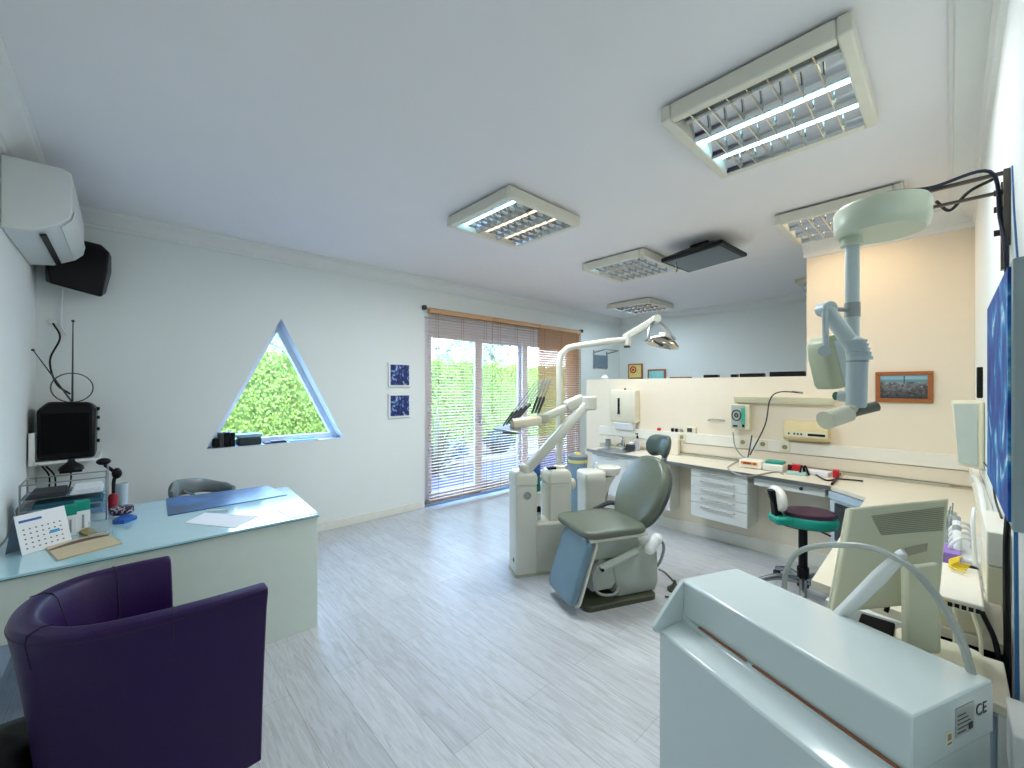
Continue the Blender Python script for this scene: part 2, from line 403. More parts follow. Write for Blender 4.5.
# ------------------------------------------------------------------ wooden venetian blinds
WOOD = mat('blind_wood', (210, 164, 122), .5, var=.08, scale=5, stretch=(1, 8, 8))
def blind(x0, x1, zb, tilt, label, yy=YB-.05):
    t = thing('venetian_blind', label, 'blind', ((x0+x1)/2, yy, zb), 0, 'wooden blinds over the patio door')
    zt = 2.385
    B().box(x0, x1, yy-.03, yy+.03, zt-.045, zt).out('head_rail', WOOD, t, bevel=.004)
    sl_ = B(); z = zt-.07; w_ = .0225
    while z > zb+.04:
        M = Matrix.Translation((0, yy, z)) @ Matrix.Rotation(tilt, 4, 'X')
        sl_.box(x0+.004, x1-.004, -w_, w_, -.0012, .0012, M); z -= .0365
    sl_.out('slats', WOOD, t)
    B().box(x0+.004, x1-.004, yy-.025, yy+.025, zb, zb+.016).out('bottom_rail', WOOD, t, bevel=.003)
    n = 3 if x1-x0 > .8 else 2
    for k in range(n):
        x = x0+.12+(x1-x0-.24)*k/(n-1)
        B().cyl((x, yy-.026, zb), (x, yy-.026, zt-.03), .0018, seg=5).cyl((x, yy+.026, zb), (x, yy+.026, zt-.03), .0018, seg=5).out('ladder_cord', mat('blind_cord', (150, 104, 70), .8), t)
    B().cyl((x1-.03, yy-.035, zt-.05), (x1-.03, yy-.035, 1.15), .0035, seg=6).ball((x1-.03, yy-.035, 1.13), .009, rz=.025, seg=8).out('pull_cord', mat('blind_cord', (150, 104, 70), .8), t)
blind(2.655, 3.655, .075, .10, 'wooden venetian blind with open slats, leftmost of the three on the patio door')
blind(3.665, 4.56, .075, .06, 'wooden venetian blind with open slats, middle of the three on the patio door')
blind(4.57, 5.60, .075, -.70, 'wooden venetian blind with more closed brown slats, rightmost on the patio door')
t = thing('blind_rail', 'thin dark rail carrying the wooden blinds above the patio door', 'rail', (4.1, YB-.03, 2.39))
B().cyl((2.62, YB-.03, 2.40), (5.66, YB-.03, 2.40), .009, seg=10).out('rod', WOOD, t)
for x in (2.61, 5.67): B().box(x-.02, x+.02, YB-.055, YB-.001, 2.375, 2.425).out('rail_bracket', DGREY, t, bevel=.004)

# ------------------------------------------------------------------ ceiling lights
MIR = mat('louvre_mirror', (208, 208, 206), .12, 1, var=.02)
FRM = mat('fixture_enamel', (226, 223, 208), .4, var=.01)
def fixture(x0, x1, y0, y1, rows, label, power=0, lc=(1, 1, 1), cells=7):
    """rows: list of (colour, strength) per lamp trough, from low x to high x"""
    t = thing('ceiling_light', label, 'ceiling light', ((x0+x1)/2, (y0+y1)/2, ZC), 0, 'louvred ceiling lights')
    zb = ZC-.085; e = .045
    f = B(); f.box(x0, x1, y0, y0+e, zb, ZC-.012).box(x0, x1, y1-e, y1, zb, ZC-.012).box(x0, x0+e, y0+e, y1-e, zb, ZC-.012).box(x1-e, x1, y0+e, y1-e, zb, ZC-.012)
    f.out('light_frame', FRM, t, bevel=.008)
    B().box(x0+.05, x1-.05, y0+.05, y1-.05, ZC-.014, ZC-.002).out('backing_tray', mat('tray_grey', (120, 124, 120), .5), t)
    n = len(rows); ax0, ax1, ay0, ay1 = x0+e, x1-e, y0+e, y1-e; wr = (ax1-ax0)/n
    lv = B()
    for k in range(n):
        xa, xb = ax0+wr*k, ax0+wr*(k+1); xm = (xa+xb)/2
        for s, xe in ((1, xa), (-1, xb)):    # curved side reflectors
            prof = [(xe+s*.002, zb+.003), (xe+s*.012, zb+.02), (xe+s*.034, zb+.045), (xe+s*.07, ZC-.02), (xe+s*.001, ZC-.02)]
            lv.loft([[Vector((px_, yy, pz)) for px_, pz in prof] for yy in (ay0, ay1)])
        for c in range(1, cells+1):
            yy = ay0+(ay1-ay0)*c/(cells+1)
            lv.loft([[Vector((px_, yy+q, pz)) for px_, pz in ((xa, zb+.003), (xb, zb+.003), (xb, zb+.035), (xm+.02, zb+.02), (xm-.02, zb+.02), (xa, zb+.035))] for q in (-.0025, .0025)])
    lv.out('louvre', MIR, t)
    for k, (c, s) in enumerate(rows):
        xm = ax0+wr*(k+.5)
        mm = mat('tube_%d_%d_%d_%d' % (c[0], c[1], c[2], int(s*10)), c, .4, emis=s, var=0)
        B().cyl((xm, ay0+.01, ZC-.036), (xm, ay1-.01, ZC-.036), .008, seg=12).out('lamp_tube', mm, t)
    if power:
        L = bpy.data.lights.new('fixture_glow', 'AREA'); L.shape = 'RECTANGLE'; L.size = (x1-x0)*.8; L.size_y = (y1-y0)*.8; L.energy = power*LAMP; L.color = lc
        o = bpy.data.objects.new('fixture_glow', L); COL.objects.link(o); o.parent = t; o.location = (0, 0, -.10)
    return t
CW = (170, 226, 255); WW = (255, 240, 215); OFF = (225, 228, 226)
fixture(1.79, 2.53, .225, .91, [(OFF, .0), (CW, 7.), (CW, 4.)], 'large louvred ceiling light in the foreground with two bright bluish tube rows', 4.4, (.92, .96, .97))
fixture(1.77, 2.49, 1.90, 2.60, [(CW, 4.), (WW, .6), (WW, .5)], 'square louvred ceiling light in the middle of the room with one bluish row lit', 11, (.86, .94, .97))
fixture(3.46, 4.20, 1.92, 2.62, [(CW, 2.), (OFF, .1), (OFF, .1)], 'square louvred ceiling light left of the black ceiling screen, mostly dim', 5.5, (.88, .94, .97))
fixture(5.45, 6.2, 2.93, 3.65, [(CW, 3.), (CW, 3.), (CW, 3.)], 'far louvred ceiling light above the operating lamp, beyond the partition', 3.6, (.7, .88, 1))
fixture(3.53, 4.20, .20, .90, [(WW, 2.), (WW, 2.), (WW, 2.)], 'louvred ceiling light with warm tubes half hidden behind the x-ray disc', 1.35, (1, .72, .45))
# black monitor fixed flat under the ceiling
t = thing('ceiling_monitor', 'black flat screen mounted under the ceiling with tapered back', 'monitor', (3.82, 1.52, ZC))
M = frame((3.80, 1.52, 2.60), (1, -.05, 0), (.05, 1, .0))
M = M @ Matrix.Rotation(-.06, 4, 'X')
B().loft([[M @ Vector((x, y, z)) for x, y in ((-a, -c), (a, -c), (a, c), (-a, c))] for a, c, z in ((.26, .27, 0), (.26, .27, .03), (.12, .13, .10))]).out('housing', BLACK, t, bevel=.006)
B().box(-.23, .23, -.24, .24, -.004, .002, M).out('screen', mat('dark_screen', (40, 52, 58), .15), t)
B().box(-.08, .08, -.08, .08, .09, .132, M).out('ceiling_mount', BLACK, t)
B().tube([at(676, 262, D=3.55), at(677, 268, D=3.55), at(676, 272, D=3.55)], .006, 6).out('latch', BLACK, t)
t = thing('ceiling_projector', 'small white fitting on the ceiling at the edge of the tall cream wall block', 'ceiling fitting', (6.0, 1.15, 2.7))
B().box(5.85, 6.15, 1.03, 1.27, 2.69, 2.735).out('mounting_plate', CREAM, t, bevel=.004)
B().lathe([(.02, 0), (.06, .01), (.075, .05), (.06, .08)], (6.0, 1.15, 2.61)).out('lamp_shade', mat('pale_blue_glass', (190, 214, 226), .2), t)

# ------------------------------------------------------------------ air conditioner, speaker, shelf with tv (left corner)
t = thing('air_conditioner', 'white wall-mounted split air conditioner high on the left wall', 'air conditioner', (XL, 3.7, 2.24))
prof = [(XL+.001, 2.60), (-.235, 2.60), (-.205, 2.585), (-.2, 2.55), (-.2, 2.40), (-.21, 2.345), (-.25, 2.30), (-.34, 2.25), (XL+.001, 2.235)]
b = B().loft([[Vector((x, y, z)) for x, z in prof] for y in (3.20, 4.05)]); b.out('casing', mat('ac_white', (228, 230, 228), .35, var=.01), t, bevel=.006)
B().pts([(-.325, 3.26, 2.2475), (-.30, 3.26, 2.258), (-.30, 4.02, 2.258), (-.325, 4.02, 2.2475)], (.003, 0, -.007)).out('air_slot', BLACK, t)
B().pts([(-.197, 3.24, 2.395), (-.205, 3.24, 2.347), (-.247, 3.24, 2.302), (-.243, 3.24, 2.296), (-.203, 3.24, 2.342), (-.193, 3.24, 2.395)], (0, .78, 0)).out('louvre_flap', mat('ac_white', (228, 230, 228), .35), t)
b = B()
b.loft([[Vector(p) for p in q] for q in (((-.36, 4.10, 2.14), (-.12, 4.16, 2.09), (-.10, 4.30, 2.14), (-.40, 4.30, 2.18)), ((-.38, 4.07, 2.30), (-.09, 4.12, 2.28), (-.07, 4.30, 2.30), (-.40, 4.30, 2.30)), ((-.40, 4.12, 2.44), (-.08, 4.14, 2.42), (-.07, 4.30, 2.42), (-.40, 4.30, 2.44)), ((-.36, 4.18, 2.50), (-.12, 4.2, 2.48), (-.12, 4.30, 2.48), (-.36, 4.30, 2.50)))])
b.out('loudspeaker', BLACK, None, 'black loudspeaker in the corner behind the air conditioner', 'speaker', bevel=.012)
b = B().tube([(-.32, 4.30, 2.16), (-.325, 4.31, 1.9), (-.30, 4.31, 1.82)], .006, 6, True)
b.out('white_cable', PAPER, None, 'white cable dropping from the air conditioner down the corner', 'cable')
tv = thing('wall_shelf', 'small white shelf bracket in the corner under the old television', 'shelf', (-.27, 4.1, .96))
B().box(-.42, -.12, 3.93, 4.325, .955, .975).out('shelf_board', WHITE, tv, bevel=.003)
B().box(-.435, -.41, 3.93, 3.96, .955, 1.16).box(-.435, -.41, 4.27, 4.30, .955, 1.16).out('upright', WHITE, tv)
t = thing('television', 'old black cube television on the small corner shelf', 'television', (-.27, 4.1, .975))
b = B().loft([[Vector(p) for p in q] for q in (((-.40, 3.95, .978), (-.145, 3.95, .978), (-.145, 4.26, .978), (-.40, 4.26, .978)), ((-.405, 3.94, 1.30), (-.14, 3.94, 1.30), (-.14, 4.27, 1.30), (-.405, 4.27, 1.30)), ((-.36, 3.97, 1.355), (-.17, 3.97, 1.35), (-.17, 4.24, 1.34), (-.36, 4.24, 1.345)))])
b.out('housing', BLACK, t, bevel=.015)
B().box(-.385, -.17, 3.936, 3.945, 1.02, 1.28).out('screen', mat('tv_glass', (8, 9, 12), .6, spec=.1), t)
b = B()
for z in (1.08, 1.16, 1.24, 1.3): b.cyl((-.14, 4.05, z), (-.125, 4.05, z), .012, seg=10)
b.out('side_knobs', BLACK, t)
r0 = Vector((-.26, 4.12, 1.345))
for e in (at(33, 350, Y=4.12), at(73, 321, Y=4.12)): B().tube([r0, e], (.006, .003), 6).ball(e, .009, seg=8).out('antenna_rod', DGREY, t)
B().tube([Vector((-.26, 4.12, 1.345))+Vector((.1*math.sin(a), 0, .1-.1*math.cos(a))) for a in [2*PI*k/24 for k in range(24)]]+[r0], .004, 6).out('loop_antenna', DGREY, t)
B().tube([at(53, 323, Y=4.29), at(60, 338, Y=4.29), at(50, 360, Y=4.28), at(56, 383, Y=4.2), at(70, 394, Y=4.15)], .006, 6, True).out('coax_cable', BLACK, None, 'black cable running from the wall hole to the corner television', 'cable')
B().ball((at(52, 322, Y=4.315)), .022, .008, .022).out('cable_outlet', PAPER, None, 'small round white cable outlet above the corner television', 'outlet')
for k, (a, c, l) in enumerate((((42, 466), (48, 492), 'leftmost black cable hanging below the corner shelf'), ((46, 466), (55, 490), 'middle black cable hanging below the corner shelf'), ((66, 464), (68, 480), 'rightmost black cable hanging below the corner shelf'))):
    p, q = at(*a, Y=4.24), at(*c, Y=4.24); q.z = .69
    B().tube([p, (p+q)/2+Vector((.02, 0, .03)), q], .005, 6, True).out('hanging_cable', BLACK, None, l, 'cable', 'cables under the corner shelf')

# two small blue pictures on the back wall
def art(name, stops, scale, dist=3.):
    m = bpy.data.materials.new(name); m.use_nodes = True; n = m.node_tree; b_ = n.nodes['Principled BSDF']
    t_ = n.nodes.new('ShaderNodeTexCoord'); z_ = n.nodes.new('ShaderNodeTexNoise'); z_.inputs['Scale'].default_value = scale; z_.inputs['Detail'].default_value = 6; z_.inputs['Distortion'].default_value = dist
    r_ = n.nodes.new('ShaderNodeValToRGB'); r_.color_ramp.elements.remove(r_.color_ramp.elements[1])
    for i, (p, c) in enumerate(stops):
        e = r_.color_ramp.elements[0] if i == 0 else r_.color_ramp.elements.new(p)
        e.position = p; e.color = lin(c)
    n.links.new(t_.outputs['Object'], z_.inputs[0]); n.links.new(z_.outputs['Fac'], r_.inputs[0]); n.links.new(r_.outputs[0], b_.inputs['Base Color']); b_.inputs['Roughness'].default_value = .3
    return m
SEA = art('sea_art', [(.3, (14, 22, 70)), (.52, (26, 50, 120)), (.6, (90, 130, 190)), (.64, (220, 230, 240)), (.68, (20, 60, 130))], 7)
for z0, z1, l in ((1.45, 1.725, 'upper of two small square blue pictures on the back wall'), (1.10, 1.375, 'lower of two small square blue pictures on the back wall')):
    t = thing('wall_picture', l, 'picture', (2.29, YB, z0), 0, 'small blue pictures beside the blinds')
    x0, x1 = 2.155, 2.43
    B().box(x0, x1, YB-.025, YB-.001, z0, z1).out('picture_frame', PAPER, t, bevel=.003)
    B().box(x0+.022, x1-.022, YB-.028, YB-.0245, z0+.022, z1-.022).out('canvas', SEA, t)

# ------------------------------------------------------------------ glass desk
GD = mat('frosted_glass_top', (176, 214, 222), .12, var=.02, coat=.6)
GP = mat('frosted_glass_panel', (220, 230, 219), .25, var=.02, coat=.3)
GE = mat('glass_edge', (40, 120, 120), .15)
t = thing('desk', 'frosted glass desk with pale green front panel against the left wall', 'desk', (.2, 3.1, 0))
dk = [(XL+.01, 2.62), (.86, 2.62), (.92, 3.50), (.15, 3.68), (XL+.01, 3.62)]
B().pts([(x, y, .668) for x, y in dk], .012).out('desktop', GD, t, bevel=.002)
B().loft([[Vector((x+(x-.2)*.002, y+(y-3.1)*.002, z)) for x, y in dk] for z in (.6655, .6675)]).out('top_edge', GE, t)
B().box(-.12, .855, 2.632, 2.644, .0, .664).box(-.43, -.12, 2.632, 2.644, .40, .664).out('front_panel', GP, t, bevel=.002)
B().pts([(.842, 2.645, 0), (.855, 2.645, 0), (.905, 3.46, 0), (.892, 3.46, 0)], .664).out('side_panel', GP, t)
B().box(-.42, -.15, 2.70, 3.3, .40, .64).out('desk_drawer', mat('desk_drawer_grey', (150, 160, 158), .4), t, bevel=.004)
B().box(-.43, -.395, 2.66, 2.70, 0, .64).out('leg', STEEL, t)
DZK = .681
# items on the desk
def quad(name, pix, h, m, label, cat, z=DZK, group=None, bevel=0):
    return B().pts([at(*p, Z=z) for p in pix], h).out(name, m, None, label, cat, group, bevel=bevel)
quad('desk_mat', [(168, 516), (287, 495), (268, 486), (166, 499)], .004, art('mat_art', [(.3, (16, 60, 84)), (.5, (14, 84, 140)), (.62, (24, 110, 180)), (.75, (14, 60, 96))], 5, 1.), 'dark blue desk mat on the right half of the glass desk', 'desk mat')
quad('paper_sheet', [(184, 523), (235, 528), (258, 516), (205, 513)], .002, PAPER, 'white sheet of paper in front of the blue desk mat', 'paper')
quad('glass_plate', [(277, 510), (291, 518), (317, 513), (300, 503)], .003, GD, 'small pale blue sheet at the right corner of the glass desk', 'sheet')
b = B().tube([at(206, 512, Z=DZK)+UP*.009, at(228, 511, Z=DZK)+UP*.009], .005, 8).out('pen', PAPER, None, 'white and brown pen lying above the paper sheet', 'pen')
bk = thing('booklet', 'beige booklet with a brown wavy band lying at the front of the desk', 'booklet', at(80, 548, Z=DZK))
Q = [at(*p, Z=DZK) for p in ((45, 548), (58, 561), (122, 544), (104, 533))]
B().pts(Q, .007).out('cover', mat('booklet_beige', (204, 184, 146), .5), bk)
q1 = [Q[0].lerp(Q[3], s)+(Q[1].lerp(Q[2], s)-Q[0].lerp(Q[3], s))*(.28-.16*math.sin(s*3)) for s in (0, .2, .4, .6, .8, 1)]
q2 = [Q[0].lerp(Q[3], s)+(Q[1].lerp(Q[2], s)-Q[0].lerp(Q[3], s))*(.36-.06*math.sin(s*3)) for s in (1, .8, .6, .4, .2, 0)]
B().pts([p+UP*.0072 for p in q1+q2], .0006).out('brown_band', mat('booklet_brown', (92, 62, 62), .5), bk)
# desk calendar
cl = thing('desk_calendar', 'white tent desk calendar with blue heading at the front left of the desk', 'calendar', at(45, 545, Z=DZK))
A0, A1 = at(22, 556, Z=DZK), at(72, 541, Z=DZK); ax = (A1-A0); h_ = .175; nb = Vector((-ax.y, ax.x, 0)).normalized()
tilt_ = nb*.05+UP*h_
M = frame(A0, ax, tilt_)
Lc = ax.length; Hc = tilt_.length
B().box(0, Lc, 0, Hc, -.001, .001, M).out('page', PAPER, cl)
b0 = A0+nb*.10; B().pts([A0+tilt_, A1+tilt_, A1+nb*.1, A0+nb*.1], (0, 0, .002)).out('back_board', mat('cal_board', (120, 130, 150), .6), cl)
B().box(Lc*.06, Lc*.5, Hc*.80, Hc*.86, .001, .002, M).out('blue_heading', BLUE, cl)
b = B()
for r in range(5):
    for c in range(7): b.box(Lc*(.1+.12*c), Lc*(.135+.12*c), Hc*(.12+.12*r), Hc*(.15+.12*r), .001, .0016, M)
b.out('day_marks', DGREY, cl)
B().box(Lc*.6, Lc*.8, Hc*.36, Hc*.44, .001, .002, M).out('blue_mark', mat('light_blue_ink', (40, 150, 200), .5), cl)
# wire letter tray
lt = thing('letter_tray', 'silver wire letter tray with three tiers at the back of the desk', 'letter tray', (-.18, 3.45, DZK))
b = B(); x0, x1, y0_, y1_ = -.40, -.075, 3.34, 3.58
for x in (x0, x1):
    for y in (y0_, y1_): b.cyl((x, y, DZK), (x, y, .97 if x == x1 else .93), .0045, seg=8)
for z in (.73, .79, .85, .93): 
    b.tube([(x0, y0_, z), (x1, y0_, z), (x1, y1_, z), (x0, y1_, z), (x0, y0_, z)], .004, 6)
b.out('wire_frame', STEEL, lt)
b = B()
for z in (.73, .79, .85): b.box(x0, x1, y0_, y1_, z-.004, z)
b.out('tiers', mat('tray_smoke', (120, 160, 180), .3), lt)
def sheets(name, x0, x1, y0, y1, z, h, m, label, cat='papers', group='papers in the wire letter tray', rot=0.):
    M = Matrix.Translation(((x0+x1)/2, (y0+y1)/2, z)) @ Matrix.Rotation(rot, 4, 'Z')
    a, c = (x1-x0)/2, (y1-y0)/2; b = B()
    n = 3
    for k in range(n): b.box(-a+.006*k, a-.004*k, -c, c-.008*k, h*k/n, h*(k+.8)/n, M)
    return b.out(name, m, None, label, cat, group)
sheets('paper_pile', -.22, -.09, 3.33, 3.56, .852, .028, PAPER, 'white papers on the top tier of the letter tray, right side')
sheets('paper_pile', -.38, -.235, 3.33, 3.56, .852, .026, DGREY, 'dark folders on the top tier of the letter tray, left side')
sheets('paper_pile', -.36, -.09, 3.34, 3.55, .792, .03, mat('teal_folder', (40, 100, 120), .4), 'blue-green folders on the middle tier of the letter tray')
sheets('paper_pile', -.36, -.09, 3.34, 3.55, .732, .03, mat('blue_folder', (110, 150, 180), .4), 'pale blue folders on the bottom tier of the letter tray')
# bag of coloured bits
bg_ = thing('plastic_bag', 'crumpled clear bag with green and red bits left of the boxes', 'bag', at(48, 520, Z=DZK))
c = at(46, 522, Z=DZK)+Vector((.0, .03, .07)); c.x = -.345; c.y -= .06
def bagf(u, v):
    a = 2*PI*u; q = math.sin(PI*(.04+.92*v)); r = 1+.12*math.sin(a*5+v*7)+.08*math.sin(a*9)
    return c+Vector((.085*q*r*math.cos(a), .07*q*r*math.sin(a), -.088+.19*v))
B().grid(bagf, 24, 12, True).out('bag_film', clear('bag_film', (225, 222, 222), .15, .15, .35), bg_)
for k, (dx, dz, mm, r) in enumerate(((-.02, .0, TEAL, .026), (.03, .03, mat('green_bit', (30, 140, 80), .4), .028), (.05, -.01, RED, .022), (-.045, .02, mat('pink_bit', (220, 150, 150), .4), .024), (.0, .045, PAPER, .024), (-.02, -.05, mat('pink_bit', (220, 150, 150), .4), .03), (.03, -.045, TEAL, .028))):
    B().ball(c+Vector((dx, -.01+.012*(k % 3), dz)), r, seg=10).out('coloured_bit', mm, bg_)
# medicine cartons
def carton(px, w_, d_, h_, label, topm=TEAL, rz=.2):
    p = at(*px, Z=DZK); t = thing('carton', label, 'box', p, rz, 'white and teal cartons on the desk')
    B().box(-w_/2, w_/2, 0, d_, 0, h_*.68).out('carton_body', PAPER, t, world=False, bevel=.001)
    B().box(-w_/2-.0005, w_/2+.0005, -.0005, d_+.0005, h_*.68, h_).out('carton_top', topm, t, world=False, bevel=.001)
    B().box(-w_*.08, w_*.08, -.0015, 0, h_*.1, h_*.55).out('print_line', GREY, t, world=False)
carton((70.5, 536), .045, .05, .155, 'white and teal carton behind the calendar, left of the pair')
carton((83, 531), .055, .05, .16, 'white and teal carton right of its twin beside the letter tray')
b = B().lathe([(.02, 0), (.024, .03), (.02, .05), (.008, .065), (.005, .10), (.003, .12)], at(66, 523, Z=DZK)+Vector((0, .05, .06)))
b.lathe([(.022, 0), (.022, .06)], at(66, 523, Z=DZK)+Vector((0, .05, 0))).out('glue_bottle', CREAM, None, 'small cream nozzle bottle behind the cartons', 'bottle')
quad('sticky_note_block', [(79, 534), (88, 538), (97, 533), (88, 529)], .014, mat('ochre_paper', (150, 130, 70), .6), 'small ochre note block between booklet and cartons', 'note block')
t = thing('acrylic_stand', 'small clear acrylic stand right of the cartons', 'stand', at(100, 534, Z=DZK))
p = at(101, 534, Z=DZK); B().box(p.x-.045, p.x+.045, p.y-.03, p.y-.027, DZK, DZK+.08).box(p.x-.045, p.x+.045, p.y-.03, p.y+.04, DZK, DZK+.004).out('acrylic_sheet', ACRYL, t)
p = at(122, 518, Z=DZK)
quad('blue_case', [(112, 524), (124, 524), (137, 519), (125, 516)], .02, BLUE, 'flat blue case at the right of the letter tray', 'case')
FL = art('floral', [(.3, (16, 16, 40)), (.5, (30, 24, 50)), (.56, (220, 210, 225)), (.62, (110, 30, 60)), (.7, (20, 20, 50))], 40, 2)
B().pad(rrect(-.055, .055, -.025, .025, .02), .05, .018, Matrix.Translation(at(122, 519, Z=DZK)+Vector((0, .03, .021))) @ Matrix.Rotation(.3, 4, 'Z')).out('glasses_case', FL, None, 'dark floral glasses case on top of the blue case', 'glasses case')
B().lathe([(.022, 0), (.024, .08), (.018, .1), (.008, .105)], at(113, 512, Z=DZK)+Vector((0, .05, 0))).out('red_pot', mat('dark_red', (150, 20, 40), .4), None, 'dark red pot behind the floral glasses case', 'pot')
B().lathe([(.028, 0), (.03, .14), (.027, .14), (.025, .01)], at(122, 508, Z=DZK)+Vector((0, .1, 0))).out('tumbler', mat('pale_tumbler', (190, 205, 215), .2), None, 'pale translucent tumbler behind the red pot', 'cup')
t = thing('webcam', 'black round webcam leaning over the letter tray', 'webcam', (-.08, 3.7, DZK))
B().ball((-.095, 3.62, .985), .035, .03, .022).out('camera_head', BLACK, t)
B().tube([(-.09, 3.64, .96), (-.045, 3.66, .9), (-.05, 3.66, .84), (-.05, 3.63, .75), (-.05, 3.63, DZK)], .01, 8, True).ball((-.035, 3.64, .90), .025, .02, .035).lathe([(.04, 0), (.035, .012)], (-.05, 3.63, DZK)).out('stem', BLACK, t)
b = B().lathe([(.06, 0), (.055, .02), (.02, .05), (.012, .07)], (-.25, 3.9, .915)); b.box(-.30, -.20, 3.86, 3.94, .90, .915); b.cyl((-.25, 4.30, .96), (-.25, 3.9, .93), .006)
b.out('black_adapter', BLACK, None, 'black cone-shaped adapter hanging under the corner shelf', 'adapter')
# office chair behind the desk: only its grey back shows
t = thing('office_chair', 'grey padded office chair whose low back shows behind the desk', 'chair', (.42, 3.92, 0))
def backf(pz):
    return [Vector((.42+.21*math.sin(s)*1.0, 4.05-.10*math.cos(s)*1.0+.0, pz)) for s in (0,)]
path = [at(171, 488, Y=3.86), at(177, 481, Y=3.95), at(200, 478, Y=4.02), at(218, 480, Y=3.98), at(234, 481, Y=3.85)]
b = B(); pp = spline(path, 6); rings = []
for i, p in enumerate(pp):
    d = (pp[min(i+1, len(pp)-1)]-pp[max(i-1, 0)]); d.z = 0; d.normalize(); nrm = Vector((-d.y, d.x, 0)); e = min(i, len(pp)-1-i); k = min(1, .45+e*.2)
    rings.append([p+nrm*.03*k*math.cos(a)+UP*(.07*k*(1-.45*i/len(pp))*math.sin(a)-.055) for a in [2*PI*j/12 for j in range(12)]])
b.loft(rings).out('backrest', mat('grey_vinyl', (120, 130, 132), .3), t)
B().tube([at(184, 490, Y=3.93), (.40, 4.03, .60), (.42, 4.02, .5)], .014, 8, True).out('back_bracket', CHROME, t)
B().pad(rrect(.18, .66, 3.72, 4.10, .09), .07, .03, Matrix.Translation((0, 0, .42))).out('seat', mat('grey_vinyl', (120, 130, 132), .3), t)
B().cyl((.42, 3.91, .08), (.42, 3.91, .42), .025).out('gas_column', BLACK, t)
for k in range(5):
    a = 2*PI*k/5+.2; e = Vector((.42+.24*math.cos(a), 3.91+.24*math.sin(a), .07))
    B().tube([(.42, 3.91, .1), e], (.02, .014), 8).ball(e-Vector((0, 0, .04)), .028, .028, .028, 10).out('leg', DGREY, t)

# things on the triangular window sill
zs = T0[1]+.008
for k, (x, h) in enumerate(((.56, .10), (.60, .125), (.64, .13), (.68, .125))):
    B().box(x, x+.034, YB+.01, YB+.12, zs, zs+h-.02*(k == 0)).out('black_book', BLACK if k != 1 else DGREY, None, ['black book leaning at the left tip of the window sill', 'second dark book from the left on the window sill', 'third black book on the window sill', 'black book next to the glass box on the window sill'][k], 'book', 'dark books on the triangular window sill', bevel=.002)
t = thing('storage_box', 'clear lidded box with dark contents on the triangular window sill', 'box', (.83, YB+.07, zs))
B().box(.74, .92, YB+.01, YB+.13, zs, zs+.07).out('dark_contents', mat('dark_contents', (40, 54, 60), .3), t, bevel=.01)
B().pad(rrect(.73, .93, YB+.005, YB+.135, .02), .03, .01, Matrix.Translation((0, 0, zs+.071))).out('lid', mat('pale_lid', (150, 185, 200), .2), t)
B().box(.95, 1.13, YB+.01, YB+.12, zs, zs+.012).box(1.0, 1.12, YB+.02, YB+.1, zs+.012, zs+.02).out('dark_notebook', mat('navy_notebook', (24, 34, 60), .4), None, 'thin navy notebook on the triangular window sill', 'notebook')
B().box(1.16, 1.42, YB+.02, YB+.12, zs, zs+.01).tube([(1.2, YB+.07, zs+.02), (1.4, YB+.08, zs+.016)], .006, 6).out('paper_stack', mat('pale_blue_paper', (150, 190, 225), .5), None, 'pale papers with a pen on the window sill', 'papers')

# ------------------------------------------------------------------ purple tub armchair
ch = thing('tub_armchair', 'dark purple leather tub armchair in the left foreground', 'armchair', (.08, 1.95, 0), 0)
# centre line of the wrap-around wall in plan at seat-top level; it flares outwards towards the top
pl = [(.365, 1.715), (.2, 1.70), (.03, 1.705), (-.09, 1.735), (-.168, 1.82), (-.19, 1.93), (-.168, 2.05), (-.10, 2.14), (.02, 2.175), (.14, 2.185)]
pl = [(p.x, p.y) for p in spline([(x, y, 0) for x, y in pl], 6)]
def shellring(i):
    x, y = pl[i]; a = Vector(pl[max(i-1, 0)]); c_ = Vector(pl[min(i+1, len(pl)-1)]); d = (c_-a).normalized(); nrm = Vector((d.y, -d.x))  # inward/outward
    cx, cy = .12, 1.95
    if (Vector((x, y))-Vector((cx, cy))).dot(nrm) < 0: nrm = -nrm
    th = .032; top = .742+.018*math.sin(i/len(pl)*PI)
    R = []
    for z, o in ((.09, -.035), (.3, -.02), (.5, .0), (.66, .02), (top-.02, .034), (top, .030)): R.append(Vector((x+nrm.x*(o+th), y+nrm.y*(o+th), z)))
    R.append(Vector((x+nrm.x*.03, y+nrm.y*.03, top+.008)))
    for z, o in ((top, .012), (top-.02, .0), (.62, -.03), (.5, -.045), (.3, -.055), (.09, -.06)): R.append(Vector((x+nrm.x*(o-th*.2), y+nrm.y*(o-th*.2), z)))
    return R
B().loft([shellring(i) for i in range(len(pl))]).out('wrap_backrest', PURPLE, ch, bevel=.006, ang=50)
def seam(i, outer=False):
    r = shellring(i); c_ = sum(r, Vector())/len(r)
    return B().tube([p+(p-c_).normalized()*.001 for p in r[3:11]], .0017, 5)
for i in (9, 22, 36, 46): seam(i).out('seam', PSEAM, ch)
B().tube([shellring(i)[4] for i in range(1, len(pl)-1)], .0014, 5).out('top_piping', PSEAM, ch)
B().pad(rrect(-.13, .34, 1.745, 2.155, .07), .16, .04, Matrix.Translation((0, 0, .26)), .015).out('seat', PURPLE, ch)
B().pad(rrect(-.13, .32, 1.75, 2.15, .06), .16, .02, Matrix.Translation((0, 0, .10))).out('seat_base', PURPLE, ch)
for x, y in ((-.12, 1.78), (.3, 1.75), (-.1, 2.12), (.28, 2.14)): B().cyl((x, y, 0), (x, y, .1), .018, .025).out('leg', BLACK, ch)
B().pad(rrect(-.40, -.20, 2.0, 2.26, .06), .30, .06, Matrix.Translation((0, 0, 0)), .02).out('black_bag', BLACK, None, 'black bag on the floor left of the purple armchair', 'bag')

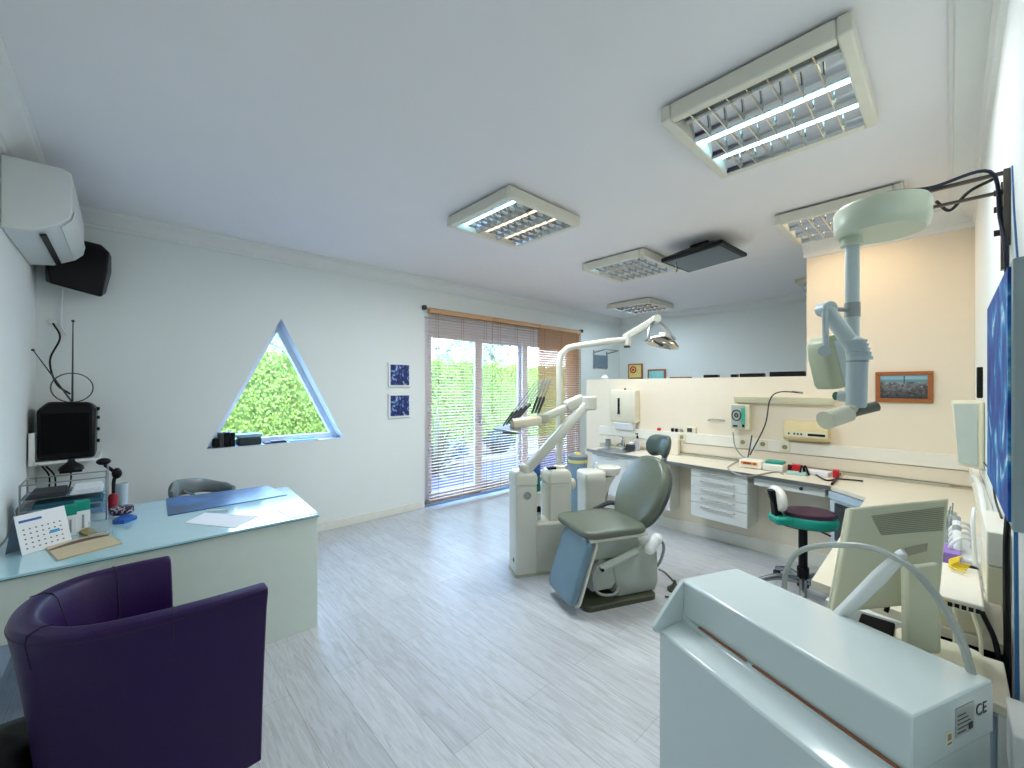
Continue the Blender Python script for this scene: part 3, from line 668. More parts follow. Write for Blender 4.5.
# ------------------------------------------------------------------ counter along the partition
def fx(y, o=0): return 3.73+.2*(y-.6)/2.27+o       # the counter front runs slightly askew
CT = mat('worktop_laminate', (226, 218, 198), .3, var=.02)
t = thing('counter_worktop', 'long cream worktop with metal front edge along the partition', 'worktop', (4.0, 1.7, .70))
B().pts([(fx(.6, .012), .6, .702), (4.3, .6, .702), (4.3, 2.9, .702), (fx(2.9, .012), 2.9, .702)], .028).out('worktop_board', CT, t, bevel=.002)
B().pts([(fx(.6), .6, .700), (fx(.6, .0115), .6, .700), (fx(2.9, .0115), 2.9, .700), (fx(2.9), 2.9, .700)], .0305).box(fx(2.9), 4.3, 2.9005, 2.912, .70, .7305).out('metal_edge', STEEL, t)
B().box(4.295, 4.312, .0, 2.9, .7315, .75).out('upstand', IVORYD, t)
FRT = mat('cabinet_front', (226, 229, 226), .3, var=.01)
def cab(name, label, ya, yb_, z0, z1, fronts, xb=4.085, group='wall-hung cabinets under the counter', fo=.03):
    """fronts: (name, ya, yb, z0, z1, handle)"""
    t = thing(name, label, 'cabinet', ((fx(ya, fo)+xb)/2, (ya+yb_)/2, z0), 0, group)
    B().pts([(fx(ya, fo+.018), ya, z0), (xb, ya, z0), (xb, yb_, z0), (fx(yb_, fo+.018), yb_, z0)], z1-z0).out('body', mat('cabinet_body', (214, 214, 202), .4), t, bevel=.001)
    for n, a, c, u, v, hd in fronts:
        f = B().pts([(fx(a, fo), a+.002, u+.002), (fx(a, fo+.0175), a+.002, u+.002), (fx(c, fo+.0175), c-.002, u+.002), (fx(c, fo), c-.002, u+.002)], v-u-.004).out(n, FRT, t, bevel=.002)
        if hd:
            m_ = (a+c)/2; w_ = (c-a)*.29; zz = v-.028
            B().tube([(fx(m_-w_, fo-.001), m_-w_, zz), (fx(m_-w_, fo-.022), m_-w_, zz), (fx(m_+w_, fo-.022), m_+w_, zz), (fx(m_+w_, fo-.001), m_+w_, zz)], .006, 6).out('handle', mat('handle_grey', (172, 170, 162), .5, .3), f)
        elif hd is None:
            pass
    return t
cab('sink_cabinet', 'white wall-hung cabinet under the sink at the left end of the counter', 1.87, 2.86, .24, .70,
    [('door', 2.38, 2.86, .24, .70, True), ('door', 1.87, 2.38, .24, .70, True)])
cab('drawer_cabinet', 'white wall-hung drawer unit with five drawers and bar handles', 1.165, 1.66, .255, .70,
    [('drawer', 1.165, 1.66, z, z2, True) for z, z2 in ((.255, .385), (.385, .465), (.465, .545), (.545, .625), (.625, .70))])
t = cab('knee_drawer', 'flat single drawer hung under the worktop above the stool', .63, 1.115, .635, .70, [('drawer', .63, 1.115, .635, .70, False)])
B().cyl((fx(.78, .03), .78, .672), (fx(.78, .018), .78, .672), .012).out('lock', DGREY, t)
# corner unit under the worktop seam
t = thing('corner_cabinet', 'pale angled corner cabinet with dark glass door beside the stool', 'cabinet', (3.85, .4, 0))
B().pts([(3.755, .60, .02), (4.07, .60, .02), (4.07, -.1, .02), (3.58, -.1, .02), (3.565, .38, .02)], .675).out('body', mat('pale_blue_cab', (206, 216, 220), .35), t, bevel=.002)
M = frame((3.565, .38, .02), (.19, .22, 0), (0, 0, 1)); M.translation += M.to_3x3() @ Vector((0, 0, .0))
s_ = -1 if (M.to_3x3() @ Vector((0, 0, 1))).x > 0 else 1
B().box(.05, .24, .33, .60, -.012, .012, M).out('dark_glass', mat('dark_glass', (34, 40, 42), .12), t, bevel=.002)
B().box(.0, .29, .62, .675, -.014, .01, M).out('top_rail', mat('pale_blue_metal', (180, 198, 210), .3), t, bevel=.002)
# wing worktop along the right wall
t = thing('wing_worktop', 'cream worktop running along the right wall toward the monitor', 'worktop', (2.9, .1, .70))
B().pts([(3.738, .594, .700), (3.53, .375, .700), (1.87, .355, .700), (1.79, .03, .700), (1.79, -.118, .700), (4.3, -.118, .700), (4.3, .594, .700)], .03).out('worktop_board', CT, t, bevel=.002)
B().box(1.80, 1.83, .04, .30, .0, .699).out('side_panel', WHITE, t); B().box(2.7, 2.73, -.10, .28, 0, .699).out('side_panel', WHITE, t)
t = thing('computer_case', 'black box standing under the near end of the wing worktop', 'computer', (2.1, .0, 0))
B().box(1.80, 2.30, -.105, .032, .0, .66).out('case', mat('matte_black', (5, 5, 7), .85, spec=.1), t, bevel=.006)
B().box(1.796, 1.7995, -.09, .0, .35, .55).out('vent_panel', DGREY, t)
# trunking with sockets above the worktop
t = thing('wall_trunking', 'cream cable trunking band along the wall above the worktop', 'trunking', (4.33, 1.5, .80))
B().box(4.315, 4.349, YR+.002, 3.0, .86, .965).out('cover', CREAMW, t, bevel=.004)
B().box(4.325, 4.349, YR+.002, 3.0, .752, .855).out('lower_band', PAR, t, bevel=.003)
t = thing('wall_trunking', 'short cream cable trunking band along the right wall behind the tubing', 'trunking', (3.2, YR, .80))
B().box(2.3, 4.31, YR+.001, YR+.03, .86, .96).out('cover', CREAMW, t, bevel=.004)
def socket(px, py, label, kids=True, X=4.312):
    p = at(px, py, X=X); t = thing('power_socket', label, 'socket', (X, p.y, p.z-.038), 0, 'sockets on the trunking')
    B().box(X-.008, X, p.y-.038, p.y+.038, p.z-.038, p.z+.038).out('cover_plate', CREAM, t, bevel=.004)
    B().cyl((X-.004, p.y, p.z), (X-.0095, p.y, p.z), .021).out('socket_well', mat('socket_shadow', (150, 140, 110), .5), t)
    b = B()
    for s in (-.009, .009): b.cyl((X-.009, p.y+s, p.z), (X-.0105, p.y+s, p.z), .0028, seg=8)
    b.out('pin_hole', BLACK, t)
socket(763, 444, 'cream power socket left of the pair under the beige wall box')
socket(785, 447, 'cream power socket right of the pair under the beige wall box')
socket(682, 437, 'cream power socket to the right of the headrest')
socket(743, 442, 'cream power socket under the white and green wall device')

# upper shelf-like panel, wall devices
t = thing('wall_valance', 'long cream cover strip on the wall above the green device', 'cover strip', (4.32, 1.05, 1.28))
B().pts([(4.349, .66, 1.30), (4.30, .66, 1.30), (4.27, .66, 1.35), (4.27, .66, 1.362), (4.349, .66, 1.362)], (0, .77, 0)).out('strip', CREAM, t, bevel=.003)
t = thing('control_box', 'white and green wall control box with round dark grille and cables', 'control box', (4.3, 1.36, 1.03))
B().box(4.27, 4.349, 1.29, 1.45, 1.045, 1.285).out('housing', CREAM, t, bevel=.008)
B().box(4.266, 4.2695, 1.325, 1.445, 1.055, 1.275).out('front_plate', mat('device_grey', (176, 184, 178), .4), t)
B().box(4.264, 4.2655, 1.325, 1.36, 1.10, 1.25).out('green_strip', mat('device_green', (70, 180, 150), .4), t)
b = B()
for r in (.014, .040):
    b.tube([Vector((4.2625, 1.40+r*math.cos(a), 1.18+r*1.25*math.sin(a))) for a in [2*PI*k/24 for k in range(25)]], .0042, 6)
b.out('round_grille', BLACK, t)
B().box(4.262, 4.266, 1.33, 1.35, 1.07, 1.095).box(4.262, 4.266, 1.39, 1.43, 1.07, 1.085).out('button', BLACK, t)
t = thing('heater_box', 'beige yellowed wall box with black slot, right of the sockets', 'wall device', (4.3, .85, .99))
B().loft([[Vector(p) for p in q] for q in (((4.27, .69, .985), (4.349, .69, .985), (4.349, 1.01, .985), (4.27, 1.01, .985)), ((4.24, .69, 1.01), (4.349, .69, 1.01), (4.349, 1.01, 1.01), (4.24, 1.01, 1.01)), ((4.24, .69, 1.075), (4.349, .69, 1.075), (4.349, 1.01, 1.075), (4.24, 1.01, 1.075)), ((4.28, .69, 1.15), (4.349, .69, 1.15), (4.349, 1.01, 1.15), (4.28, 1.01, 1.15)))]).out('housing', YCREAM, t, bevel=.006)
B().box(4.2375, 4.241, .70, 1.0, 1.02, 1.068).out('control_panel', CREAM, t)
B().box(4.235, 4.239, .71, .83, 1.033, 1.053).out('slot', BLACK, t, bevel=.001)
b = B()
for y in (.87, .895, .92, .96): b.box(4.235, 4.239, y, y+.013, 1.036, 1.052)
b.out('buttons', DGREY, t)
t = thing('paper_towel_dispenser', 'cream metal paper towel dispenser on the partition above the sink', 'dispenser', (4.3, 2.62, 1.03))
B().pts([(4.349, 2.46, 1.05), (4.25, 2.46, 1.03), (4.235, 2.46, 1.08), (4.235, 2.46, 1.38), (4.25, 2.46, 1.415), (4.349, 2.46, 1.415)], (0, .33, 0)).out('housing', mat('dispenser_cream', (226, 218, 196), .35), t, bevel=.01)
B().box(4.231, 4.236, 2.655, 2.685, 1.13, 1.32).out('level_window', BLACK, t, bevel=.004)
B().pts([(4.24, 2.5, 1.028), (4.27, 2.5, .95), (4.33, 2.5, .935), (4.33, 2.5, 1.05)], (0, .25, 0)).out('paper_towel', PAPER, t, bevel=.01)
B().cyl((4.29, 2.62, 1.416), (4.29, 2.62, 1.435), .012).out('lock', DGREY, t)
# sink, tap, bottles
t = thing('sink', 'steel sink basin set in the left end of the counter', 'sink', (4.08, 2.6, .73))
b = B(); R0 = rrect(3.95, 4.18, 2.42, 2.78, .05); b.loft([[Vector((x, y, z)) for x, y in rrect(3.95+i, 4.18-i, 2.42+i, 2.78-i, .05)] for i, z in ((-.012, .7312), (-.012, .734), (.0, .734), (.012, .7315))], cap=True)
b.out('rim', STEEL, t)
t = thing('tap', 'chrome mixer tap with lever behind the sink', 'tap', (4.22, 2.6, .73))
B().lathe([(.028, 0), (.026, .02), (.02, .025), (.02, .07), (.024, .075), (.022, .1), (.01, .11)], (4.22, 2.60, .7305)).out('tap_body', CHROME, t)
B().tube([(4.20, 2.6, .79), (4.13, 2.6, .80), (4.09, 2.6, .775)], (.013, .010), 10, True).out('spout', CHROME, t)
B().tube([(4.22, 2.6, .845), (4.20, 2.6, .87), (4.13, 2.6, .885)], (.008, .006), 8, True).out('lever', CHROME, t)
def soap(x, y, h, m, label, top=BLACK):
    t = thing('soap_bottle', label, 'bottle', (x, y, .7305))
    B().lathe([(.024, 0), (.026, .01), (.026, h*.6), (.012, h*.7), (.01, h*.74)], (x, y, .7308)).out('bottle_body', m, t)
    B().lathe([(.012, 0), (.012, .025), (.004, .027), (.004, .05)], (x, y, .7308+h*.74)).box(x-.035, x+.006, y-.006, y+.006, .7308+h*.74+.045, .7308+h*.74+.057).out('pump', top, t)
soap(4.22, 2.42, .19, clear('soapy', (225, 225, 232), .1, .1, .4), 'clear pump bottle with black top right of the tap')
B().lathe([(.03, 0), (.033, .09), (.03, .09), (.028, .01)], (4.24, 2.82, .7308)).out('rinse_cup', STEEL, None, 'small steel cup at the left end of the counter', 'cup')
t = thing('small_box', 'low dark grey box with white top right of the tap', 'box', (4.25, 2.50, .73))
B().box(4.17, 4.29, 2.84, 2.89, .7308, .775).out('soap_dish', ACRYL, None, 'clear dish at the far left end of the counter', 'dish')
B().box(4.20, 4.28, 2.46, 2.56, .7308, .79).out('box_body', DGREY, t, bevel=.003)
B().pad(rrect(4.22, 4.26, 2.48, 2.54, .01), .03, .01, Matrix.Translation((0, 0, .788))).out('white_top', PAPER, t)
B().box(4.318, 4.345, 2.2, 2.235, .966, .995).out('red_clip', RED, None, 'small red clip on the trunking beside the towel dispenser', 'clip', bevel=.004)
B().box(4.24, 4.292, 1.96, 2.08, .7312, .90).out('white_carton', PAR, None, 'plain cream box on the counter behind the headrest', 'box', bevel=.002)
for k, (px, l) in enumerate(((672, 'leftmost of three small dark knobs on the trunking'), (676, 'middle of three small dark knobs on the trunking'), (681, 'rightmost of three small knobs on the trunking, grey'))):
    p = at(px, 427.5+k*.6, X=4.32); B().lathe([(.012, 0), (.016, .01), (.014, .035), (.004, .038)], (4.33, p.y, .966)).out('knob', BLACK if k < 2 else GREY, None, l, 'knob', 'knobs on the trunking')
t = thing('wall_timer', 'small cream wall timer with dark display near the headrest', 'timer', (4.34, 1.86, .967))
B().box(4.325, 4.348, 1.81, 1.905, .967, 1.03).out('housing', CREAM, t, bevel=.004)
B().box(4.322, 4.326, 1.85, 1.90, .978, 1.018).out('display', DGREY, t)
B().tube([at(708, 420, X=4.335), at(713, 419.5, X=4.31), at(725, 420.5, X=4.335)], .008, 8, True).out('grab_bar', STEEL, None, 'small steel grip on the partition left of the control box', 'handle')
t = thing('headlamp_loupe', 'black device with an open ring band on the counter right of the headrest', 'loupe', at(683, 452, Z=.731))
p = at(684, 455, Z=.731)+Vector((.12, 0, 0))
B().pad(rrect(-.06, .06, -.03, .03, .02), .05, .02, Matrix.Translation(p) @ Matrix.Rotation(1.4, 4, 'Z')).out('visor', BLACK, t)
B().tube([p+Vector((.0, .065*math.cos(a), .07+.065*math.sin(a))) for a in [2*PI*k/22 for k in range(23)]], .0055, 6).out('head_band', BLACK, t)
# things on the worktop right part
t = thing('polymer_unit', 'white tabletop dental unit with orange label and teal lid', 'dental device', (4.12, 1.1, .731))
B().box(4.02, 4.17, 1.12, 1.30, .7312, .80).out('left_case', CREAMW, t, bevel=.01)
B().box(4.012, 4.02, 1.15, 1.28, .765, .79).out('orange_label', mat('orange_label', (230, 150, 60), .5), t)
B().box(4.007, 4.0125, 1.20, 1.26, .77, .784).box(4.007, 4.0125, 1.165, 1.18, .77, .784).out('label_print', mat('brown_print', (120, 60, 30), .6), t)
B().box(4.02, 4.18, .96, 1.115, .7312, .79).out('right_case', mat('tray_white', (232, 228, 214), .4), t, bevel=.01)
B().box(4.05, 4.16, .97, 1.10, .789, .812).out('teal_lid', TEAL, t, bevel=.004)
for pts, l in (([at(738, 461, Z=.735), at(728, 468, Z=.735), at(745, 476, Z=.735), at(775, 472, Z=.735), at(783, 474, Z=.735)], 'thin grey hose looping in front of the white tabletop unit'),
               ([at(733, 432, X=4.27), at(735, 446, X=4.26), at(742, 456, X=4.24), at(748, 458, X=4.2)], 'thin grey cable hanging from the left of the control box'),
               ([at(752, 435, X=4.27), at(750, 447, X=4.25), at(748, 457, X=4.2)], 'short black cable hanging from the right of the control box'),
               ([at(803, 393, X=4.22), at(780, 392, X=4.2), at(770, 400, X=4.2), at(765, 425, X=4.2), at(750, 455, X=4.18)], 'dark curved hose rising from the counter to the cover strip')):
    B().tube(pts, .006, 6, True).out('hose', DGREY if 'dark' in l or 'black' in l else GREY, None, l, 'hose', 'hoses around the control box')
B().tube([at(803, 393, X=4.22), at(792, 391.5, X=4.22)], .009, 8).out('probe_tip', CHROME, None, 'metal probe tip at the end of the dark curved hose', 'probe')
def smallbox(name, x0, x1, y0, y1, h, m, label, cat, rz=0): 
    M = Matrix.Translation(((x0+x1)/2, (y0+y1)/2, .731)) @ Matrix.Rotation(rz, 4, 'Z'); a, c = (x1-x0)/2, (y1-y0)/2
    return B().box(-a, a, -c, c, 0, h, M).out(name, m, None, label, cat, bevel=.003)
smallbox('red_box', 4.16, 4.24, .865, .935, .055, RED, 'small red box on the counter right of the teal lid', 'box', .2)
smallbox('dark_box', 4.17, 4.22, .94, .965, .045, mat('maroon', (90, 30, 40), .5), 'narrow maroon box left of the small red box', 'box')
smallbox('mint_dish', 3.99, 4.06, .80, .93, .022, mat('mint', (170, 214, 206), .4), 'mint coloured flat dish in front of the red box', 'dish', .15)
smallbox('red_white_box', 4.09, 4.15, .60, .64, .06, RED, 'small red and white box near the worktop seam', 'box', .1)
smallbox('white_tray', 4.10, 4.22, .66, .84, .03, PAPER, 'white low tray behind the black clamp', 'tray', -.1)
b = B().tube([at(800, 472, Z=.76), at(802, 466, Z=.80), at(806, 473, Z=.735)], .008, 6, True).tube([at(803, 474, Z=.735), at(805, 466, Z=.79), at(809, 475, Z=.735)], .008, 6, True)
b.out('clamp', BLACK, None, 'small black clamp standing on the counter behind the stool', 'clamp')
B().tube([at(812, 472, Z=.737), at(826, 480, Z=.737), at(840, 479, Z=.737), at(863, 481, Z=.737)], .006, 6, True).out('black_cable', BLACK, None, 'black cable lying across the worktop seam', 'cable')
B().tube([at(832, 484, Z=.74), at(840, 474, Z=.742)], .009, 6).out('black_pen', BLACK, None, 'black pen lying at the worktop seam', 'pen')
# objects along the top of the partition
for k, (a, c_, h, l) in enumerate((((770, 0), (805, 0), .045, 'long black case on the partition top against the tall block'), ((740, 0), (764, 0), .035, 'flat black case on the partition top, second from the right'), ((731, 0), (737, 0), .03, 'small black cube on the partition top'), ((704, 0), (718, 0), .03, 'short flat black case on the partition top'), ((670, 0), (690, 0), .015, 'thin brown strip on the partition top'))):
    y1_, y0_ = at(a[0], 379, X=4.40).y, at(c_[0], 379, X=4.40).y
    y0_ = max(y0_, .865)
    o = B().box(4.38, 4.455, y0_, y1_, 1.546, 1.546+h).out('black_case' if k < 4 else 'wood_strip', BLACK if k < 4 else mat('brown_strip', (120, 80, 60), .5), None, l, 'case', 'cases on the partition top', bevel=.006)
B().lathe([(.03, 0), (.045, .02), (.03, .045), (.008, .055)], (4.41, 2.98, 1.546)).out('white_dome', PAPER, None, 'small white dome near the left end of the partition top', 'ornament')
# framed city photograph on the tall block
PH = bpy.data.materials.new('city_photo'); PH.use_nodes = True; n = PH.node_tree; b_ = n.nodes['Principled BSDF']
tc_ = n.nodes.new('ShaderNodeTexCoord'); sp = n.nodes.new('ShaderNodeSeparateXYZ'); n.links.new(tc_.outputs['Generated'], sp.inputs[0])
rr = n.nodes.new('ShaderNodeValToRGB'); rr.color_ramp.elements[0].color = lin((40, 46, 50)); rr.color_ramp.elements[0].position = 0
for p_, c_ in ((.45, (96, 96, 98)), (.68, (120, 128, 134)), (.78, (90, 140, 150)), (.88, (150, 190, 205))): rr.color_ramp.elements.new(p_).color = lin(c_)
rr.color_ramp.elements[-1].position = 1; rr.color_ramp.elements[-1].color = lin((120, 170, 200))
vo = n.nodes.new('ShaderNodeTexVoronoi'); vo.inputs['Scale'].default_value = 60; n.links.new(tc_.outputs['Object'], vo.inputs[0])
lt_ = n.nodes.new('ShaderNodeMath'); lt_.operation = 'LESS_THAN'; lt_.inputs[1].default_value = .72; n.links.new(sp.outputs['Z'], lt_.inputs[0])
ml = n.nodes.new('ShaderNodeMath'); ml.operation = 'MULTIPLY'; ml.inputs[1].default_value = .75; n.links.new(lt_.outputs[0], ml.inputs[0])
mm_ = n.nodes.new('ShaderNodeMix'); mm_.data_type = 'RGBA'; mm_.blend_type = 'OVERLAY'; n.links.new(ml.outputs[0], mm_.inputs[0]); n.links.new(sp.outputs['Z'], rr.inputs[0]); n.links.new(rr.outputs[0], mm_.inputs[6]); bwn = n.nodes.new('ShaderNodeRGBToBW'); n.links.new(vo.outputs['Color'], bwn.inputs[0]); n.links.new(bwn.outputs[0], mm_.inputs[7]); n.links.new(mm_.outputs[2], b_.inputs['Base Color'])
t = thing('framed_photo', 'framed city panorama photograph in a brown wooden frame on the cream wall', 'picture', (4.33, .245, 1.325))
y0_, y1_, z0_, z1_ = .083, .405, 1.332, 1.568; FRW = mat('brown_frame', (156, 92, 44), .45, var=.1, scale=20)
b = B(); e = .03
b.box(4.325, 4.349, y0_, y1_, z0_, z0_+e).box(4.325, 4.349, y0_, y1_, z1_-e, z1_).box(4.325, 4.349, y0_, y0_+e, z0_+e, z1_-e).box(4.325, 4.349, y1_-e, y1_, z0_+e, z1_-e).out('picture_frame', FRW, t, bevel=.004)
B().box(4.334, 4.338, y0_+e, y1_-e, z0_+e, z1_-e).out('photograph', PH, t)
B().box(4.3325, 4.3338, .235, .243, 1.475, 1.535).out('tower', mat('photo_tower', (70, 90, 100), .5), t)
# frames and bracket on the far wall
t = thing('framed_poster', 'yellow framed picture with a round red emblem on the far blue wall', 'picture', (XF, 3.98, 1.61))
B().box(XF-.03, XF-.001, 3.84, 4.13, 1.60, 1.88).out('picture_frame', FRW, t)
B().box(XF-.033, XF-.0301, 3.865, 4.105, 1.625, 1.855).out('print_area', mat('poster_yellow', (232, 214, 130), .5), t)
B().tube([(XF-.036, 4.02+.055*math.cos(a), 1.77+.055*math.sin(a)) for a in [2*PI*k/20 for k in range(21)]], .012, 6).cyl((XF-.034, 4.02, 1.77), (XF-.04, 4.02, 1.77), .022).out('red_emblem', RED, t)
t = thing('framed_poster', 'brown framed teal and yellow picture on the far blue wall', 'picture', (XF, 3.57, 1.56))
B().box(XF-.03, XF-.001, 3.40, 3.735, 1.50, 1.765).out('picture_frame', FRW, t)
B().box(XF-.033, XF-.0301, 3.43, 3.705, 1.53, 1.735).out('print_area', art('poster_teal', [(.4, (150, 214, 210)), (.55, (120, 200, 205)), (.62, (232, 220, 140))], 6, 1), t)
t = thing('wall_rack', 'grey wire wall rack in the far corner above the framed pictures', 'rack', (6.3, 4.2, 1.9))
b = B()
for x in (6.05, 6.45): b.tube([(x, 4.32, 2.10), (x, 4.32, 1.78)], .014, 6).tube([(x, 4.32, 2.06), (x, 4.08, 2.10)], .012, 6)
b.tube([(6.05, 4.08, 2.10), (6.45, 4.08, 2.10)], .012, 6).tube([(6.05, 4.32, 1.85), (6.45, 4.32, 1.85)], .012, 6)
b.out('rack_frame', GREY, t); B().box(6.05, 6.45, 4.295, 4.325, 1.80, 2.02).out('back_plate', mat('smoky_grey', (120, 140, 156), .4), t)

# ------------------------------------------------------------------ dental unit
U0 = at(516, 578, Z=0); U0.z = 0
u = thing('dental_unit', 'ivory dental delivery unit with two columns and jointed instrument arm', 'dental unit', U0, math.radians(-28))
def lo(o, n, m, par, **k): return o.out(n, m, par, world=False, **k)
def column(x0, x1, y0, y1, z0, z1, name):
    P = lambda i: [(x, y) for x, y in rrect(x0+i, x1-i, y0+i, y1-i, .018)]
    b = B().loft([[Vector((x, y, z)) for x, y in P(i)] for i, z in ((0, z0), (0, z1-.115), (.004, z1-.112), (.004, z1-.105), (-.004, z1-.10), (-.004, z1-.045), (.004, z1-.02), (.02, z1-.004), (.04, z1))])
    lo(b, name, IVORY, u, ang=50)
column(0, .172, 0, .21, .02, .80, 'column')
column(.285, .47, .03, .24, .02, .79, 'column')
lo(B().loft([[Vector((x, y, z)) for x, y in rrect(.165, .60-i, .012+i, .205-i, .02)] for i, z in ((0, .0), (0, .36), (-.008, .372), (-.008, .385), (0, .395))]), 'base_housing', IVORY, u, ang=50)
lo(B().loft([[Vector((x, y, z)) for x, y in rrect(-.008, .61, -.004, .21, .02)] for z in (0, .02)]), 'kick_plate', IVORYD, u)
M = frame((.09, 0, .62), (1, 0, 0), (0, 0, 1))
lo(B().lathe([(.030, -.002), (.030, .003), (.024, .006), (.002, .0065)], M=M), 'round_badge', mat('badge_grey', (150, 152, 148), .3, .4), u)
lo(B().box(-.004, .0, .05, .075, .10, .125), 'side_port', DGREY, u)
lo(B().ball((.50, .10, .66), .035, .035, .05, 12), 'cup_holder', IVORY, u)
lo(B().box(.29, .36, .08, .13, .79, .806), 'black_cap', BLACK, u, bevel=.003)
# small things between the columns
t = thing('water_bottle', 'blue and teal bottle standing behind the gap of the unit columns', 'bottle', (0, 0, 0))
p = full(u) @ Vector((.25, .32, 0)); t.location = (p.x, p.y, 0)
B().lathe([(.06, 0), (.06, .55), (.06, .56), (.02, .57)], (p.x, p.y, 0.0)).out('stand_body', WHITE, t)
B().lathe([(.055, .572), (.055, .68), (.05, .70)], (p.x, p.y, 0)).out('teal_body', mat('dark_teal', (0, 120, 100), .4), t)
B().lathe([(.055, .70), (.055, .80), (.03, .83)], (p.x, p.y, 0)).out('blue_top', mat('mid_blue', (50, 90, 160), .4), t)
p = full(u) @ Vector((.218, .10, .396)); t = thing('vial', 'small white vial with black cap on the ledge between the columns', 'vial', p)
B().lathe([(.014, 0), (.014, .06)], p).out('vial_body', clear('vial_glass', (220, 230, 240), .1, .1, .3), t); B().lathe([(.016, .061), (.016, .10), (.006, .104)], p).out('cap', BLACK, t)
# jointed arm
A = at(525, 469, D=3.20); Bp = at(588, 403, D=3.26)
def bar(a, c, w_, h_, m, name, par, r=.3, t1=1.0):
    a = Vector(a); c = Vector(c); M = frame(a, c-a, z=UP); L = (c-a).length
    prof = rrect(-w_/2, w_/2, -h_/2, h_/2, min(w_, h_)*r, 4)
    return B().loft([[M @ Vector((x, y*k, z*k)) for y, z in prof] for x, k in ((0, .9), (.01, 1), (L-.01, t1), (L, t1*.9))]).out(name, m, par, ang=50)
bar(A-UP*.02, Bp, .07, .075, IVORY, 'lower_arm', u)
B().lathe([(.045, 0), (.045, .05), (.035, .06)], at(525, 472, D=3.20)).out('swivel', IVORY, u)
B().cyl(Bp+RT*.01-UP*.055, Bp+RT*.01+UP*.055, .058).out('elbow', IVORY, u, bevel=.012)
C1, C2 = at(582, 399, D=3.28), at(566, 407, D=3.24)
bar(C1, C2, .075, .09, IVORY, 'upper_arm', u)
D1, D2 = at(566, 408, D=3.24), at(545, 417, D=3.18); bar(D1, D2, .05, .06, IVORY, 'upper_arm', u)
B().cyl(at(543, 423, D=3.15), at(543, 414, D=3.15), .045).out('wrist_joint', IVORYD, u, bevel=.008)
E1, E2 = at(541, 420, D=3.15), at(512, 424, D=3.05); bar(E1, E2, .08, .075, mat('tray_cream', (226, 216, 190), .35), 'instrument_head', u)
hp_ = at(508, 428, D=3.02)
B().pts([at(493, 430, D=2.98), at(520, 434, D=2.92), at(522, 425, D=3.2), at(505, 425, D=3.2)], .012).out('instrument_tray', STEEL, u, bevel=.003)
B().box(-.06, .06, -.02, .02, -.012, .0, frame(at(511, 432, D=2.97), RT, FW)).out('tray_handle', DGREY, u)
for k in range(5):
    a = at(503+3.2*k, 426-1.2*k, D=3.02+.03*k); mdl = at(513+4.4*k, 412-2*k, D=3.04+.03*k); top = at(537+3.6*k, 380-.4*k, D=3.08+.03*k)
    w_ = B().tube([a, mdl], (.006, .009), 8).out('handpiece', DGREY, u)
    B().tube([mdl, top], .0045, 6).out('hose_whip', GREY, u)
for k in range(3):
    top = at(544+3.3*k, 380, D=3.11+.03*k); mid = at(538+3.2*k, 397, D=3.11+.03*k); bot = at(532+3.2*k, 413, D=3.11+.03*k)
    B().tube([top, mid], .005, 6).out('hose_return', GREY, u); B().tube([mid, bot], .0095, 8).out('whip_grip', DGREY, u)
# operating lamp on its pole
lp0 = full(u) @ Vector((.405, .13, .788))
t = thing('operating_lamp', 'ivory operating lamp on a tall bent pole above the dental unit', 'lamp', lp0)
top = at(564, 362, D=3.32); 
pz = at(564, 350, D=3.32); px_ = Vector((lp0.x, lp0.y, 0))
D = (Vector((lp0.x, lp0.y, 0))).dot(FW)
P0 = Vector((lp0.x, lp0.y, lp0.z)); Pt = at(563.5, 362, D=D); Pt.x, Pt.y = P0.x, P0.y
J1 = at(627, 340, D=D+.12)
B().tube([P0, Pt, Pt+UP*.06+RT*.012, Pt+UP*.115+RT*.07, Pt+UP*.13+RT*.14]+[Pt+(J1-Pt)*.75+UP*.035, J1], .026, 12, False).out('pole', IVORY, t, ang=60)
B().lathe([(.045, 0), (.045, .02), (.03, .03)], P0).out('pole_collar', IVORY, t)
B().cyl(J1-UP*.05, J1+UP*.05, .034).out('swivel_joint', IVORY, t, bevel=.006)
B().cyl(J1-UP*.065, J1-UP*.05, .026).out('joint_cap', DGREY, t)
J2 = at(656, 319, D=D+.08); bar(J1+UP*.03, J2, .05, .06, IVORY, 'spring_arm', t)
B().cyl(J2-FW*.04, J2+FW*.04, .032).out('pivot', IVORY, t, bevel=.005)
HC = at(662, 343, D=D+.06)
B().tube([J2, at(650, 327, D=D+.05), at(648, 338, D=D+.04), at(650, 342, D=D+.04)], .012, 8, True).out('yoke', STEEL, t)
B().tube([J2, at(664, 325, D=D+.08), at(675, 340, D=D+.06)], .012, 8, True).out('yoke', GREY, t)
M = Matrix.Translation(HC) @ Matrix.Rotation(math.radians(14), 4, FW)
B().lathe([(.02, .055), (.06, .05), (.10, .03), (.135, -.005), (.138, -.02), (.12, -.018), (.08, .005), (.02, .015)], M=M, seg=32).out('reflector_dish', mat('lamp_mirror', (190, 186, 176), .18, 1), t)
B().box(-.035, .035, -.035, .035, .045, .085, M).out('lamp_housing', IVORY, t, bevel=.01)
B().box(-.025, .025, -.018, .018, -.035, .02, M).out('bulb_shield', STEEL, t, bevel=.006)
B().tube([M @ Vector((-.135, 0, -.01)), M @ Vector((-.16, -.03, -.03)), M @ Vector((-.12, -.08, -.045))], .008, 8, True).tube([M @ Vector((.135, 0, -.01)), M @ Vector((.165, 0, -.005))], .012, 8).out('lamp_handle', DGREY, t)
